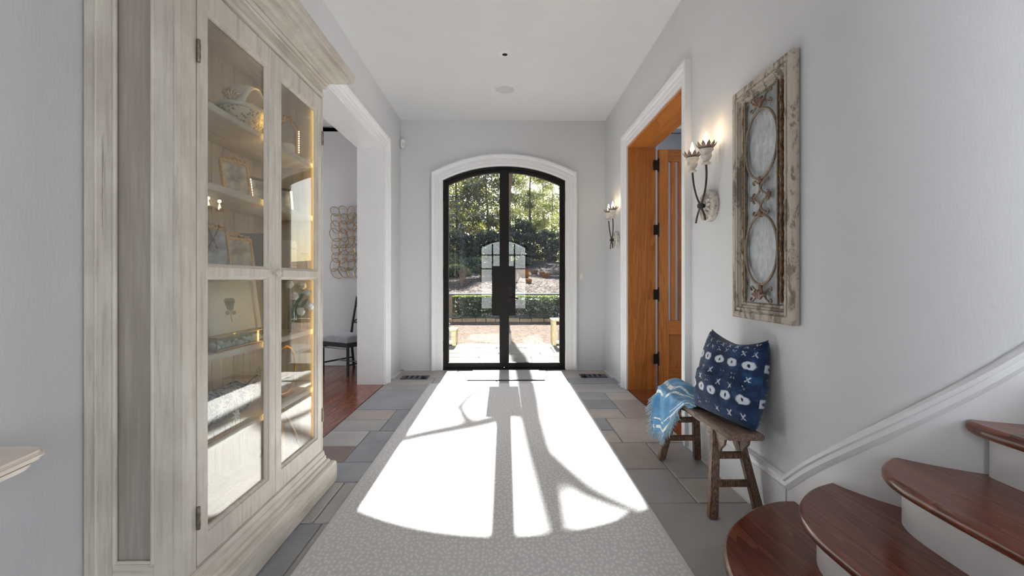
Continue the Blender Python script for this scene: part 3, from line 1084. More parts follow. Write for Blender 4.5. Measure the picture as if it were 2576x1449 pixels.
ho = DH + 0.006
outer, inner = arch_ring(DCX - ho, DCX + ho, 0.0, ho, DZS + 0.006, DRISE, 0.038, 0.038, 0.022, 0.04)
ring_mesh(outer, inner, FD - 0.01, FD + 0.09).build('door_frame', 'iron', door)
hl = DH - 0.026
for sgn in (-1, 1):
    x0, x1 = (DCX - hl, DCX - 0.003) if sgn < 0 else (DCX + 0.003, DCX + hl)
    wl_, wr = (0.042, 0.06) if sgn < 0 else (0.06, 0.042)
    outer, inner = arch_ring(x0, x1, 0.024, hl, DZS - 0.026, DRISE - 0.002, wl_, wr, 0.062, 0.046)
    leaf = ring_mesh(outer, inner, FD + 0.012, FD + 0.07).build('door_leaf', 'iron', door)
    MB().poly(inner, 'Y', FD + 0.036, FD + 0.044).build('glass_pane', 'door_glass', leaf)
    # square lock plate box
    px0, px1 = (DCX - 0.163, DCX - 0.003) if sgn < 0 else (DCX + 0.003, DCX + 0.150)
    box('lock_plate', 'iron', leaf, px0, px1, FD - 0.002, FD + 0.084, 0.72, 1.385, bev=0.004)
    xh = DCX - ho - 0.006 if sgn < 0 else DCX + ho - 0.02
    for z in (2.24, 1.2, 0.24):
        MB().lathe([(0.013, 0), (0.013, 0.15)], (DCX + sgn * (DH - 0.009), FD - 0.016, z), n=12).build('hinge', 'iron', leaf, smooth=True)
    if sgn > 0:
        hb = box('handle_plate', 'hardware', leaf, DCX + 0.055, DCX + 0.105, FD - 0.012, FD - 0.002, 0.9, 1.12, bev=0.003)
        MB().tube([(DCX + 0.08, FD - 0.01, 0.955), (DCX + 0.08, FD - 0.05, 0.955), (DCX + 0.10, FD - 0.056, 0.957), (DCX + 0.185, FD - 0.054, 0.95)], 0.009, 10).build('lever', 'hardware', leaf, smooth=True)
        MB().lathe([(0.02, 0), (0.02, 0.016), (0.014, 0.022)], (DCX + 0.08, FD - 0.002 - 0.022, 1.08), 'Y', 16).build('deadbolt', 'hardware', leaf, smooth=True)
box('astragal', 'iron', door, DCX - 0.016, DCX + 0.016, FD + 0.004, FD + 0.012, 0.026, 2.70)
o = box('trim_7', 'iron', None, DCX - DH, DCX + DH, YF - 0.005, YF + 0.28, -0.02, 0.012)
struct(o, 'dark metal threshold under the front doors', 'threshold')

# ------------------------------------------------------------------ right doorway: pine jambs and slatted leaf
jm = MB().poly([(RO0, 0), (RO0, ROZ), (RO1, ROZ), (RO1, 0), (RO1 - 0.02, 0), (RO1 - 0.02, ROZ - 0.02), (RO0 + 0.02, ROZ - 0.02), (RO0 + 0.02, 0)], 'X', XR - 0.006, XR + 0.25)
jamb = bpy.data.objects.new('trim_8', None)
COL.objects.link(jamb)
jamb.location = (XR, RO1, 0)
struct(jamb, 'amber heart pine jambs lining the doorway on the right', 'door jamb')
xj = XR + 0.24
box('jamb_board', 'amber_pine', jamb, XR - 0.004, XR + 0.20, RO1 - 0.022, RO1 + 0.0, 0, ROZ - 0.02)
box('jamb_board', 'amber_pine', jamb, XR + 0.202, XR + WT, RO1 - 0.010, RO1 + 0.0, 0, ROZ - 0.02)
box('jamb_board', 'amber_pine', jamb, XR - 0.004, XR + WT, RO0, RO0 + 0.022, 0, ROZ - 0.02)
box('head_board', 'amber_pine_h', jamb, XR - 0.004, XR + 0.21, RO0, RO1, ROZ - 0.022, ROZ)
box('head_board', 'amber_pine_h', jamb, XR + 0.212, XR + WT, RO0, RO1, ROZ - 0.012, ROZ)

leafd = bpy.data.objects.new('door_2', None)
COL.objects.link(leafd)
leafd.location = (XR + WT + 0.028, RO1 - 0.004, 0)
leafd.rotation_euler = (0, 0, math.radians(4))
struct(leafd, 'open amber pine door with vertical slats above a panel', 'door')
LW, LT, LH = 0.76, 0.05, 2.63


def lbox(name, x0, x1, z0, z1, m='amber_pine', y0=0.0, y1=LT, bev=0.003):
    return MB().box(x0, x1, y0, y1, z0, z1).build(name, m, leafd, bev=bev, seg=1, local=True)


lbox('stile', 0.012, 0.12, 0.012, LH)
lbox('stile', LW - 0.108, LW, 0.012, LH)
for z0, z1 in ((0.012, 0.22), (0.60, 0.75), (2.50, LH)):
    lbox('rail', 0.12, LW - 0.108, z0, z1, 'amber_pine_x')
lbox('panel', 0.118, LW - 0.106, 0.22, 0.60, 'amber_pine', 0.016, 0.034)
x = 0.155
while x < LW - 0.15:
    lbox('slat', x, x + 0.048, 0.75, 2.50, 'amber_pine', 0.006, 0.044)
    x += 0.084
for z in (2.45, 1.745, 1.04, 0.34):
    h = MB().box(-0.055, 0.008, -0.014, -0.010, z - 0.055, z + 0.055).build('hinge', 'hardware', leafd, local=True)
    MB().box(0.010, 0.0125, 0.002, 0.045, z - 0.055, z + 0.055).build('hinge_flap', 'hardware', h, local=True)
    MB().lathe([(0.006, -0.075), (0.009, -0.07), (0.009, 0.07), (0.006, 0.075)], (0.004, -0.008, z), n=10).build('hinge_pin', 'hardware', h, smooth=True, local=True)
o = box('trim_9', 'pine_floor', None, XR, XR + WT, RO0, RO1, -0.02, 0.004)
struct(o, 'red pine threshold board in the doorway on the right', 'threshold')
o = box('trim_10', 'pine_floor', None, XL - 0.004, XL - WT, LO0, LO1, -0.02, 0.003)
struct(o, 'red pine threshold board in the dining room opening', 'threshold')

# ------------------------------------------------------------------ stairs
R1 = 0.18
tips = [(XR, 2.08), (1.358, 1.875), (1.442, 1.676), (1.602, 1.553), (1.80, 1.47)]
nos = [
    [(1.345, 2.085), (1.253, 2.09), (1.111, 2.026), (0.968, 1.908), (0.878, 1.806), (0.828, 1.72), (0.774, 1.568), (0.752, 1.40), (0.75, 1.15), (0.75, 0.35)],
    [(1.358, 1.875), (1.254, 1.832), (1.163, 1.76), (1.10, 1.69), (1.056, 1.614), (1.026, 1.496), (1.022, 1.40), (1.022, 1.2), (1.022, 0.35)],
    [(1.442, 1.676), (1.40, 1.650), (1.357, 1.618), (1.318, 1.575), (1.282, 1.493), (1.268, 1.38), (1.262, 1.2), (1.26, 0.9), (1.26, 0.35)],
    [(1.602, 1.553), (1.588, 1.545), (1.572, 1.52), (1.562, 1.46), (1.56, 1.367), (1.555, 1.0), (1.555, 0.35)],
    [(1.83, 1.47), (1.82, 1.46), (1.815, 1.44), (1.81, 1.3), (1.81, 0.35)],
]


def smooth_path(p, it=2):
    for _ in range(it):
        q = [p[0]]
        for a, b in zip(p, p[1:]):
            q += [(a[0] * .75 + b[0] * .25, a[1] * .75 + b[1] * .25), (a[0] * .25 + b[0] * .75, a[1] * .25 + b[1] * .75)]
        q.append(p[-1])
        p = q
    return p


def offset_path(p, d):
    out = []
    for i in range(len(p)):
        a, b = Vector(p[max(i - 1, 0)]), Vector(p[min(i + 1, len(p) - 1)])
        t = (b - a).normalized()
        out.append((p[i][0] + t.y * -d, p[i][1] + t.x * d))
    return out


def wallpts(p, q):
    """points along the wall between two tips"""
    def par(t):
        return 0 if t[1] >= ACY else math.acos(max(-1, min(1, (ACX - t[0]) / AR)))
    a0, a1 = par(p), par(q) + 0.16
    return [(ACX - (AR + 0.012) * math.cos(a), ACY - (AR + 0.012) * math.sin(a)) for a in np.linspace(a0, a1, 8)]


def tread(nose, rest, z, name):
    """slab with a rounded nosing: only the nosing edge is drawn in, the wall and riser edges stay put"""
    def thin(pts, dmin=0.012):
        out = [pts[0]]
        for q_ in pts[1:]:
            if math.hypot(q_[0] - out[-1][0], q_[1] - out[-1][1]) > dmin:
                out.append(q_)
        return out
    nose, rest = thin(nose), thin(rest)
    layers = [(z - 0.042, 0.012), (z - 0.036, 0.004), (z - 0.028, 0.0), (z - 0.012, 0.0), (z - 0.005, 0.003), (z, 0.011)]
    vs, fs = [], []
    n = len(nose) + len(rest)
    for zz_, d in layers:
        vs += [(x, y, zz_) for x, y in offset_path(nose, d) + rest]
    for i in range(len(layers) - 1):
        for k in range(n):
            fs.append((i * n + k, i * n + (k + 1) % n, (i + 1) * n + (k + 1) % n, (i + 1) * n + k))
    fs += [tuple(range(n)), tuple((len(layers) - 1) * n + k for k in range(n))]
    return MB().add(vs, fs).build(name, 'pine_tread', stairs, smooth=True, angle=30)


stairs = thing('staircase', (1.0, 1.6, 0), 'curved stairs with glossy red brown pine treads and white risers', 'staircase')
nosm = [smooth_path(p) for p in nos]
for k in range(4):
    z = R1 * (k + 1)
    p = nosm[k]
    q = offset_path(nosm[k + 1], 0.04)
    nxt = [a for a in q]
    wall = wallpts(nos[k][0], nos[k + 1][0])
    wall = [(x - 0.002, y) for x, y in wall]
    # outline: nosing curve, out at the near end, back along a line under the next riser, wall
    back = [(q[-1][0] + 0.02, 0.35)] + [(a[0] + 0.02, a[1]) for a in q[::-1] if a[1] < q[0][1] - 0.05]
    tread(p, back + wall[::-1][:-1], z, 'tread')
    rp = offset_path(p, 0.055)
    rp2 = offset_path(p, 0.085)
    rp = [(x, y) for x, y in rp]
    b = MB().poly(rp + rp2[::-1], 'Z', z - R1, z - 0.038)
    b.build('riser', 'trim', stairs, smooth=True, angle=40)
# fifth step edge out of frame
p = nosm[4]
rp, rp2 = offset_path(p, 0.055), offset_path(p, 0.085)
MB().poly(rp + rp2[::-1], 'Z', R1 * 4, R1 * 5 - 0.038).build('riser', 'trim', stairs, smooth=True, angle=40)
tread(p, [(2.3, 0.35), (2.3, 1.455), (1.86, 1.457)], R1 * 5, 'tread')
box('stringer', 'trim', stairs, 0.80, 2.3, 0.35, 0.37, 0, 0.13)

# ------------------------------------------------------------------ runner and mats
o = MB()
nx, ny = 26, 120
RX0, RX1, RY0, RY1 = -0.865, 0.765, -1.2, 5.24
ring = []
rr = 0.008
runner = thing('floor_runner', (0, 2.0, 0), 'long pale grey runner with tiny white flecks, sunlit in the middle', 'rug')
MB().box(RX0 + 0.012, RX1 - 0.012, RY0 + 0.012, RY1 - 0.012, 0.002, 0.011).build('pile', 'rug', runner)
MB().sweep([(-0.007, 0.001), (-0.009, 0.006), (-0.005, 0.0125), (0.004, 0.0125), (0.012, 0.0115), (0.012, 0.001)],
           [(RX0 + 0.009, RY0 + 0.009, 0), (RX0 + 0.009, RY1 - 0.009, 0), (RX1 - 0.009, RY1 - 0.009, 0), (RX1 - 0.009, RY0 + 0.009, 0)], (0, 0, 1), closed=True).build('binding', 'rug_edge', runner)

dm = thing('door_mat', (0.01, 5.7, 0), 'small flat grey mat at the front doors', 'mat')
MB().box(-0.42, 0.45, 5.44, 6.03, 0.002, 0.010).build('weave', 'mat', dm)
MB().box(-0.45, 0.48, 5.415, 5.44, 0.002, 0.009).build('edge_strip', 'mat_edge', dm)


# ------------------------------------------------------------------ floor registers
def vent(name, cx, cy, label, flip):
    v = thing(name, (cx, cy, 0), label, 'floor vent', 'floor vents by the front corners')
    us = [-0.165, -0.115, -0.088, -0.052, -0.025, 0.011, 0.038, 0.074, 0.101, 0.165]
    vs = [-0.095, -0.07, 0.07, 0.095]
    o = MB().grid_solid([u + cx for u in us], [q + cy for q in vs], [(1, 1), (3, 1), (5, 1), (7, 1)], 'Z', 0.0015, 0.008).build('grille', 'grey_metal', v, bev=0.0015, seg=1)
    box('duct_shade', 'void', v, cx - 0.15, cx + 0.15, cy - 0.085, cy + 0.085, 0.0005, 0.0014)  # flat black sheet painting the darkness below the grille slots
    s = -1 if flip else 1
    MB().tube([(cx + s * 0.135, cy + 0.02, 0.008), (cx + s * 0.137, cy - 0.03, 0.026), (cx + s * 0.13, cy - 0.085, 0.02), (cx + s * 0.09, cy - 0.105, 0.012)], [0.006, 0.011, 0.012, 0.006], 8).build('damper_lever', 'hardware', v, smooth=True)
    return v


vent('floor_vent', -1.10, 5.60, 'pewter floor vent left of the front doors', False)
vent('floor_vent', 1.10, 5.66, 'pewter floor vent right of the front doors', True)

# ------------------------------------------------------------------ wall and ceiling fittings
s_ = thing('recessed_light', (0.0, 2.42 * 1.0, ZC), 'small round recessed ceiling light with a dark pinhole', 'ceiling light')
RLY = 1145 * 2.13 / 568.0
RSY = 1145 * 2.13 / 480.0
s_.location = (0.0, RLY, ZC)
MB().lathe([(0.077, 0), (0.077, -0.004), (0.068, -0.008), (0.062, -0.004), (0.06, 0)], (0, RLY, ZC), n=40).build('trim_ring', 'plastic', s_, smooth=True)
MB().lathe([(0.06, -0.0005), (0.06, -0.003), (0.026, -0.006), (0.024, -0.004), (0.0, -0.004)], (0, RLY, ZC), n=40).build('baffle', 'plastic', s_, smooth=True)
MB().lathe([(0.024, -0.0035), (0.024, -0.0065), (0, -0.0066)], (0, RLY, ZC), n=24).build('aperture', 'void', s_)
s_ = thing('ceiling_speaker', (0.0, RSY, ZC), 'flush round pale ceiling speaker near the front doors', 'speaker')
MB().lathe([(0.115, 0), (0.113, -0.006), (0.106, -0.008), (0.105, 0)], (0, RSY, ZC), n=48).build('rim', 'ceiling', s_, smooth=True)
MB().lathe([(0.105, -0.001), (0.105, -0.0055), (0, -0.006)], (0, RSY, ZC), n=48).build('grille', 'speaker', s_, smooth=True)

s_ = thing('motion_sensor', (XL + 0.03, YF - 0.04, 3.0), 'small white motion sensor high in the left front corner', 'sensor')
b = MB().lathe([(0.0, -0.065), (0.022, -0.06), (0.033, -0.03), (0.036, 0.02), (0.03, 0.05), (0.012, 0.063), (0, 0.064)], (XL + 0.036, YF - 0.045, 3.0), n=20)
b.build('housing', 'plastic', s_, smooth=True)
b = MB().lathe([(0.0, -0.03), (0.016, -0.024), (0.02, 0.0), (0.014, 0.02), (0, 0.026)], (XL + 0.05, YF - 0.068, 2.985), n=16)
b.build('lens', 'ivory', s_, smooth=True)

s_ = thing('light_switch', (1.022, YF, 1.25), 'white rocker switch beside the right door casing', 'switch')
box('cover_plate', 'ivory', s_, 0.985, 1.058, YF - 0.006, YF, 1.185, 1.305, bev=0.002)
box('rocker', 'plastic', s_, 1.005, 1.038, YF - 0.011, YF - 0.006, 1.212, 1.278, bev=0.002)


# ------------------------------------------------------------------ sconces
def sconce(name, cy, cz, label):
    s = thing(name, (XR, cy, cz), label, 'wall lamp', 'candle sconces on the right wall')
    # carved round backplate
    MB().lathe([(0.098, 0), (0.103, 0.008), (0.103, 0.036), (0.095, 0.046), (0.06, 0.046), (0.05, 0.042), (0.02, 0.048), (0, 0.05)], (XR, cy, cz), '-X', 40).build('backplate', 'medallion', s, smooth=True)
    for k in range(14):
        a = 2 * PI * k / 14
        c, q = math.cos(a), math.sin(a)
        p = [(XR - 0.047 - 0.004 * math.sin(PI * t), cy + c * (0.03 + 0.055 * t), cz + q * (0.03 + 0.055 * t)) for t in (0, 0.25, 0.5, 0.75, 1)]
        MB().tube(p, [0.003, 0.008, 0.0115, 0.009, 0.003], 8).build('petal', 'medallion', s, smooth=True)
    xk = XR - 0.075
    MB().lathe([(0.0, -0.022), (0.018, -0.014), (0.022, 0), (0.018, 0.014), (0, 0.022)], (xk, cy, cz), n=16).build('knot', 'arm_iron', s, smooth=True)
    MB().tube([(XR - 0.045, cy, cz), (xk, cy, cz)], 0.012, 10).build('spur', 'arm_iron', s, smooth=True)
    for sg in (-1, 1):
        ys = cy + sg * 0.105
        xs = XR - 0.085
        p = [(xk - 0.012 * sg * 0.5, cy - sg * 0.085, cz - 0.10), (xk, cy - sg * 0.05, cz - 0.055), (xk, cy, cz + 0.0), (xk, cy + sg * 0.062, cz + 0.07), (xk - 0.004, cy + sg * 0.10, cz + 0.16), (xs, ys, cz + 0.25)]
        q = [Vector(v) for v in p]
        # smooth
        for _ in range(2):
            r = [q[0]]
            for a, bb in zip(q, q[1:]):
                r += [a * .75 + bb * .25, a * .25 + bb * .75]
            q = r + [q[-1]]
        MB().tube(q, 0.0065, 8).build('arm', 'arm_iron', s, smooth=True)
        z = cz + 0.24
        cup = MB().lathe([(0.010, 0), (0.026, 0.004), (0.028, 0.012), (0.016, 0.02), (0.024, 0.034), (0.034, 0.052), (0.03, 0.07), (0.036, 0.082), (0.044, 0.09), (0.044, 0.097), (0.02, 0.098)], (xs, ys, z), n=24).build('candle_cup', 'chalk', s, smooth=True)
        crown = MB()
        for k in range(11):
            a = 2 * PI * k / 11
            def pt(r, aa, h):
                return (xs + r * math.cos(aa), ys + r * math.sin(aa), z + h)
            d = 0.30
            w_ = [pt(0.024, a - d, 0.092), pt(0.024, a + d, 0.092), pt(0.047, a + d * 0.95, 0.112), pt(0.058, a + d * 0.6, 0.126), pt(0.064, a, 0.142), pt(0.058, a - d * 0.6, 0.126), pt(0.047, a - d * 0.95, 0.112)]
            b = MB().add(w_ + [(x, y, zz_ - 0.002) for x, y, zz_ in w_], [(0, 1, 2, 6), (2, 3, 5, 6), (3, 4, 5), (7, 13, 9, 8), (9, 13, 12, 10), (10, 12, 11), (0, 7, 8, 1), (1, 8, 9, 2), (2, 9, 10, 3), (3, 10, 11, 4), (4, 11, 12, 5), (5, 12, 13, 6), (6, 13, 7, 0)])
            b.build('crown_leaf', 'rust_leaf', cup)
        MB().lathe([(0.012, 0.095), (0.016, 0.112), (0.0175, 0.135), (0.014, 0.16), (0.008, 0.182), (0.003, 0.2), (0, 0.207)], (xs, ys, z), n=18).build('bulb', 'bulb', cup, smooth=True)
        ld = bpy.data.lights.new('bulb_light', 'POINT')
        ld.energy = 0.4
        ld.color = (1.0, 0.74, 0.45)
        ld.shadow_soft_size = 0.018
        lo = bpy.data.objects.new('bulb_light', ld)
        COL.objects.link(lo)
        lo.location = Vector((xs, ys, z + 0.225)) - s.location
        lo.parent = s
    return s


sconce('wall_sconce', 2.935, 1.68, 'twin candle sconce between the pine doorway and the iron panel')
sconce('wall_sconce', 5.40, 1.675, 'twin candle sconce in the far corner beside the front doors')

# ------------------------------------------------------------------ iron and wood wall panel
PY0, PY1, PZ0, PZ1 = 2.05, 2.596, 0.99, 2.257
pc = ((PY0 + PY1) / 2, (PZ0 + PZ1) / 2)
pan = thing('wall_panel', (XR, pc[0], PZ0), 'tall distressed wood panel with two iron ovals over grey metal', 'wall decor')
fprof = [(0, 0.004), (0, 0.034), (0.006, 0.040), (0.034, 0.040), (0.037, 0.034), (0.042, 0.034), (0.045, 0.041), (0.056, 0.041), (0.060, 0.030), (0.068, 0.032), (0.074, 0.022), (0.084, 0.022), (0.09, 0.012), (0.09, 0.004)]
c4 = [(XR, PY0, PZ0), (XR, PY0, PZ1), (XR, PY1, PZ1), (XR, PY1, PZ0)]
n_ = Vector((-1, 0, 0))
# four mitred frame members
for i in range(4):
    a, b_ = Vector(c4[i]), Vector(c4[(i + 1) % 4])
    cen = Vector((XR, pc[0], pc[1]))
    t_ = (b_ - a).normalized()
    inn = t_.cross(n_)
    if inn.dot(cen - a) < 0:
        inn = -inn
    vs = [a + inn * q + t_ * q + n_ * h for q, h in fprof] + [b_ + inn * q - t_ * q + n_ * h for q, h in fprof]
    m = len(fprof)
    fs = [(k, (k + 1) % m, m + (k + 1) % m, m + k) for k in range(m)] + [tuple(range(m)), tuple(range(2 * m - 1, m - 1, -1))]
    MB().add(vs, fs).build('frame_member', 'flaky', pan)
iy0, iy1, iz0, iz1 = PY0 + 0.09, PY1 - 0.09, PZ0 + 0.09, PZ1 - 0.09
box('metal_sheet', 'zinc', pan, XR - 0.010, XR - 0.005, iy0 - 0.01, iy1 + 0.01, iz0 - 0.01, iz1 + 0.01)
XI = XR - 0.028
for yy in (iy0 + 0.014, iy1 - 0.014):
    # leafy vine border of little beads
    b = MB()
    nb = 46
    zz_ = np.linspace(iz0 + 0.01, iz1 - 0.01, nb)
    pts = [(XR - 0.022 + 0.003 * math.sin(i * 2.1), yy + 0.005 * math.sin(i * 1.25), z) for i, z in enumerate(zz_)]
    rad = [0.006 + 0.005 * abs(math.sin(i * 1.25)) for i in range(nb)]
    MB().tube(pts, rad, 8).build('vine_border', 'rope', pan, smooth=True, angle=60)
gy0, gy1 = iy0 + 0.034, iy1 - 0.034
for yy in (gy0, gy1):
    box('iron_bar', 'scroll_iron', pan, XI - 0.006, XI + 0.006, yy - 0.004, yy + 0.004, iz0, iz1)
gc = (gy0 + gy1) / 2
gw = (gy1 - gy0) / 2
for cz in (1.90, 1.355):
    p = [(XI, gc + (gw - 0.004) * math.cos(a), cz + 0.178 * math.sin(a)) for a in np.linspace(0, 2 * PI, 48, endpoint=False)]
    MB().tube(p, 0.0068, 8, closed=True).build('iron_oval', 'scroll_iron', pan, smooth=True)


def scroll(cy, cz, hh, ww, sy, name='iron_scroll'):
    """C-scroll: a bow with a curl at both ends; opens towards sy"""
    pts = []
    rc = hh * 0.34
    # top curl
    for t in np.linspace(0, 1, 18):
        a = -0.6 * PI + t * 1.5 * PI
        r = rc * (0.35 + 0.65 * t)
        pts.append((cy + sy * (ww * 0.35 + r * math.cos(a) * 1.0), cz + hh - rc + r * math.sin(a)))
    bow = []
    for t in np.linspace(0.1, 0.9, 9):
        bow.append((cy - sy * ww * 0.35 * math.sin(PI * t), cz + hh * 0.72 * (1 - 2 * t)))
    low = [(y, 2 * cz - z) for y, z in pts[::-1]]
    allp = pts + bow + low
    MB().tube([(XI, y, z) for y, z in allp], 0.0055, 6).build(name, 'scroll_iron', pan, smooth=True)


zm = (1.90 + 1.355) / 2
for sg in (-1, 1):
    for dz in (0.048, -0.048):
        scroll(gc + sg * 0.03, zm + dz, 0.046, 0.085, sg)
    MB().tube([(XI - 0.002, gc + sg * 0.075, zm - 0.012), (XI - 0.002, gc + sg * 0.075, zm + 0.012)], 0.012, 8).build('collar', 'copper_tie', pan, smooth=True)
for z in (zm + 0.088, zm - 0.088, 1.355 - 0.195):
    MB().tube([(XI - 0.002, gc, z - 0.016), (XI - 0.002, gc, z + 0.016)], 0.011, 8).build('collar', 'copper_tie', pan, smooth=True)
for sg in (-1, 1):
    scroll(gc + sg * 0.06, 1.125, 0.042, 0.07, sg)
    scroll(gc + sg * 0.06, 2.122, 0.038, 0.07, sg)
for zc_, up in ((2.105, 1), (1.115, 1)):
    for k in range(5):
        a = PI * (0.1 + 0.2 * k)
        MB().tube([(XI - 0.004, gc, zc_ - 0.01), (XI - 0.016, gc + 0.04 * math.cos(a), zc_ + 0.03 * math.sin(a)), (XI - 0.012, gc + 0.066 * math.cos(a), zc_ + 0.034 * math.sin(a))], [0.008, 0.010, 0.003], 7).build('leaf', 'copper_tie', pan, smooth=True)

# ------------------------------------------------------------------ bench
BY0, BY1, BXL, BXR, BZT = 2.19, 3.13, 1.085, 1.262, 0.452
bench = thing('wooden_bench', (1.175, 2.66, 0), 'narrow worn dark wood bench with splayed legs against the wall', 'bench')
b = MB().poly([(BXL, BZT - 0.034), (BXL - 0.006, BZT - 0.02), (BXL + 0.002, BZT - 0.006), (BXL + 0.016, BZT), (BXR - 0.014, BZT), (BXR, BZT - 0.008), (BXR + 0.004, BZT - 0.022), (BXR - 0.004, BZT - 0.036)], 'Y', BY0, BY1)
b.build('seat', 'bench_y', bench, bev=0.004, smooth=True)
lt = {}
for (fy, ty) in ((2.275, 2.40), (3.03, 2.93)):
    for (fx, tx) in ((1.045, 1.118), (1.288, 1.232)):
        top, bot = Vector((tx, ty, BZT - 0.034)), Vector((fx, fy, 0))
        hw = 0.021
        vs = []
        for c_, s0 in ((bot, 1.05), (top, 0.95)):
            for dx, dy in ((-1, -1), (1, -1), (1, 1), (-1, 1)):
                vs.append((c_.x + dx * hw * s0, c_.y + dy * hw * 1.05 * s0, c_.z))
        MB().add(vs, [(0, 1, 2, 3), (4, 5, 6, 7), (0, 1, 5, 4), (1, 2, 6, 5), (2, 3, 7, 6), (3, 0, 4, 7)]).build('leg', 'bench_z', bench, bev=0.006)
    for z in (0.155, 0.285):
        t = z / (BZT - 0.034)
        y = fy + (ty - fy) * t
        box('stretcher', 'bench_z', bench, 1.045 + 0.073 * t, 1.288 - 0.056 * t, y - 0.010, y + 0.010, z - 0.018, z + 0.018, bev=0.005)
for x in (BXL + 0.028, BXR - 0.028):
    # carved spandrels and apron between the legs
    ap = [(2.24, BZT - 0.03), (3.08, BZT - 0.03), (3.06, BZT - 0.06), (2.99, BZT - 0.085), (2.97, BZT - 0.12), (2.90, BZT - 0.11), (2.86, BZT - 0.07), (2.78, BZT - 0.058),
          (2.55, BZT - 0.058), (2.49, BZT - 0.07), (2.455, BZT - 0.105), (2.40, BZT - 0.16), (2.345, BZT - 0.165), (2.32, BZT - 0.12), (2.285, BZT - 0.09), (2.275, BZT - 0.06), (2.25, BZT - 0.05)]
    MB().poly(ap, 'X', x - 0.007, x + 0.007).build('apron', 'bench_y', bench, bev=0.002, seg=1)
for y in (2.33, 2.98):
    MB().poly([(BXL + 0.02, BZT - 0.03), (BXR - 0.02, BZT - 0.03), (BXR - 0.025, BZT - 0.075), (BXR - 0.05, BZT - 0.05), (BXL + 0.05, BZT - 0.05), (BXL + 0.025, BZT - 0.075)], 'Y', y - 0.008, y + 0.008).build('end_bracket', 'bench_z', bench)

# ------------------------------------------------------------------ cushion (front and back skins, one seam)
N = 40
S = 0.222
vs, fs, uvs = [], [], []


def cush(u, v, side):
    x, z = u * S, v * S * 1.02
    e = (1 - u * u) * (1 - v * v)
    th = 0.098 * (max(e, 0) ** 0.42) + 0.004
    pin = 1 - 0.10 * (1 - abs(u) ** 2) * abs(v) ** 3 if v > 0 else 1.0
    pz = 1 - 0.05 * (1 - abs(v) ** 2) * abs(u) ** 3
    zz2 = z * (1 - 0.24 * (1 - u * u) * max(v, 0) ** 2)
    bulge = 1 + 0.06 * (1 - (v + 0.4) ** 2)
    y = side * th * (1.15 if v < 0 else 1.0) + 0.006 * math.sin(7 * u + 3 * v) * e
    return (x * pz * bulge * 0.94, y, zz2 + S * 1.02 + 0.0)


grid = {}
for side in (-1, 1):
    for i in range(N + 1):
        for j in range(N + 1):
            edge = i in (0, N) or j in (0, N)
            key = (i, j, 0 if edge else side)
            if key not in grid:
                u, v = -1 + 2 * i / N, -1 + 2 * j / N
                p = cush(u, v, side)
                if edge:
                    p = (p[0], 0.0, p[2])
                grid[key] = len(vs)
                vs.append(p)
    for i in range(N):
        for j in range(N):
            ids = []
            for a, c in ((i, j), (i + 1, j), (i + 1, j + 1), (i, j + 1)):
                edge = a in (0, N) or c in (0, N)
                ids.append(grid[(a, c, 0 if edge else side)])
            fs.append(tuple(ids))
            uvs.append([(a / N + (0.13 if side > 0 else 0), c / N) for a, c in ((i, j), (i + 1, j), (i + 1, j + 1), (i, j + 1))])
me = bpy.data.meshes.new('cushion')
me.from_pydata(vs, [], fs)
ul = me.uv_layers.new(name='UVMap')
li = 0
for q in uvs:
    for c in q:
        ul.data[li].uv = c
        li += 1
for p in me.polygons:
    p.use_smooth = True
bm = bmesh.new()
bm.from_mesh(me)
bmesh.ops.recalc_face_normals(bm, faces=bm.faces)
bm.to_mesh(me)
bm.free()
me.materials.append(MAT['indigo'])
cu = bpy.data.objects.new('throw_pillow', me)
COL.objects.link(cu)
cu.location = (1.168, 2.42, BZT + 0.012)
cu.rotation_euler = (math.radians(-11), math.radians(2), math.radians(-74))
tag(cu, 'square indigo pillow with white tie-dye eyes standing on the bench', 'pillow')

# ------------------------------------------------------------------ throw
thr = thing('throw_blanket', (1.1, 2.95, 0.4), 'light blue striped throw with pale fringe over the bench end', 'blanket')
NU, NV = 60, 56
vs, uvc = [], []


def tpos(u, v):
    """u along the bench from the pillow to the end and over it, v from the wall side across the seat and down the front"""
    y = 2.60 + u * 0.60
    wtop = BXR - BXL
    widen = min(1.0, 0.30 + u * 1.1)
    back = 0.10 * widen
    hang = 0.30 * max(0.0, min(1.0, (u - 0.12) / 0.55)) ** 1.2
    L = back + wtop + hang
    d = v * L
    wave = 0.010 * math.sin(u * 22 + v * 3) + 0.006 * math.sin(u * 37 + 1)
    bump = 0.05 * math.exp(-((u - 0.72) / 0.22) ** 2)
    if d < back:
        x, z = BXR + 0.012, BZT - (back - d)
    elif d < back + wtop:
        t = (d - back) / wtop
        x, z = BXR - t * wtop, BZT + 0.012 + 0.018 * math.sin(PI * t) * (1 + math.sin(u * 15)) * 0.6 + bump * math.sin(PI * min(1, t * 1.1)) ** 0.7
    else:
        t = d - back - wtop
        x = BXL - 0.014 - 0.02 * math.sin(min(1, t / 0.12) * PI / 2) + wave * min(1, t / 0.08)
        z = BZT + 0.006 - t
        y += 0.25 * t * (0.5 - u)
    if y > BY1:
        e = y - BY1
        z -= e * 0.8
        y = BY1 + 0.03 + e * 0.55
    z += wave * 0.5 + 0.004
    return (x, y, z)


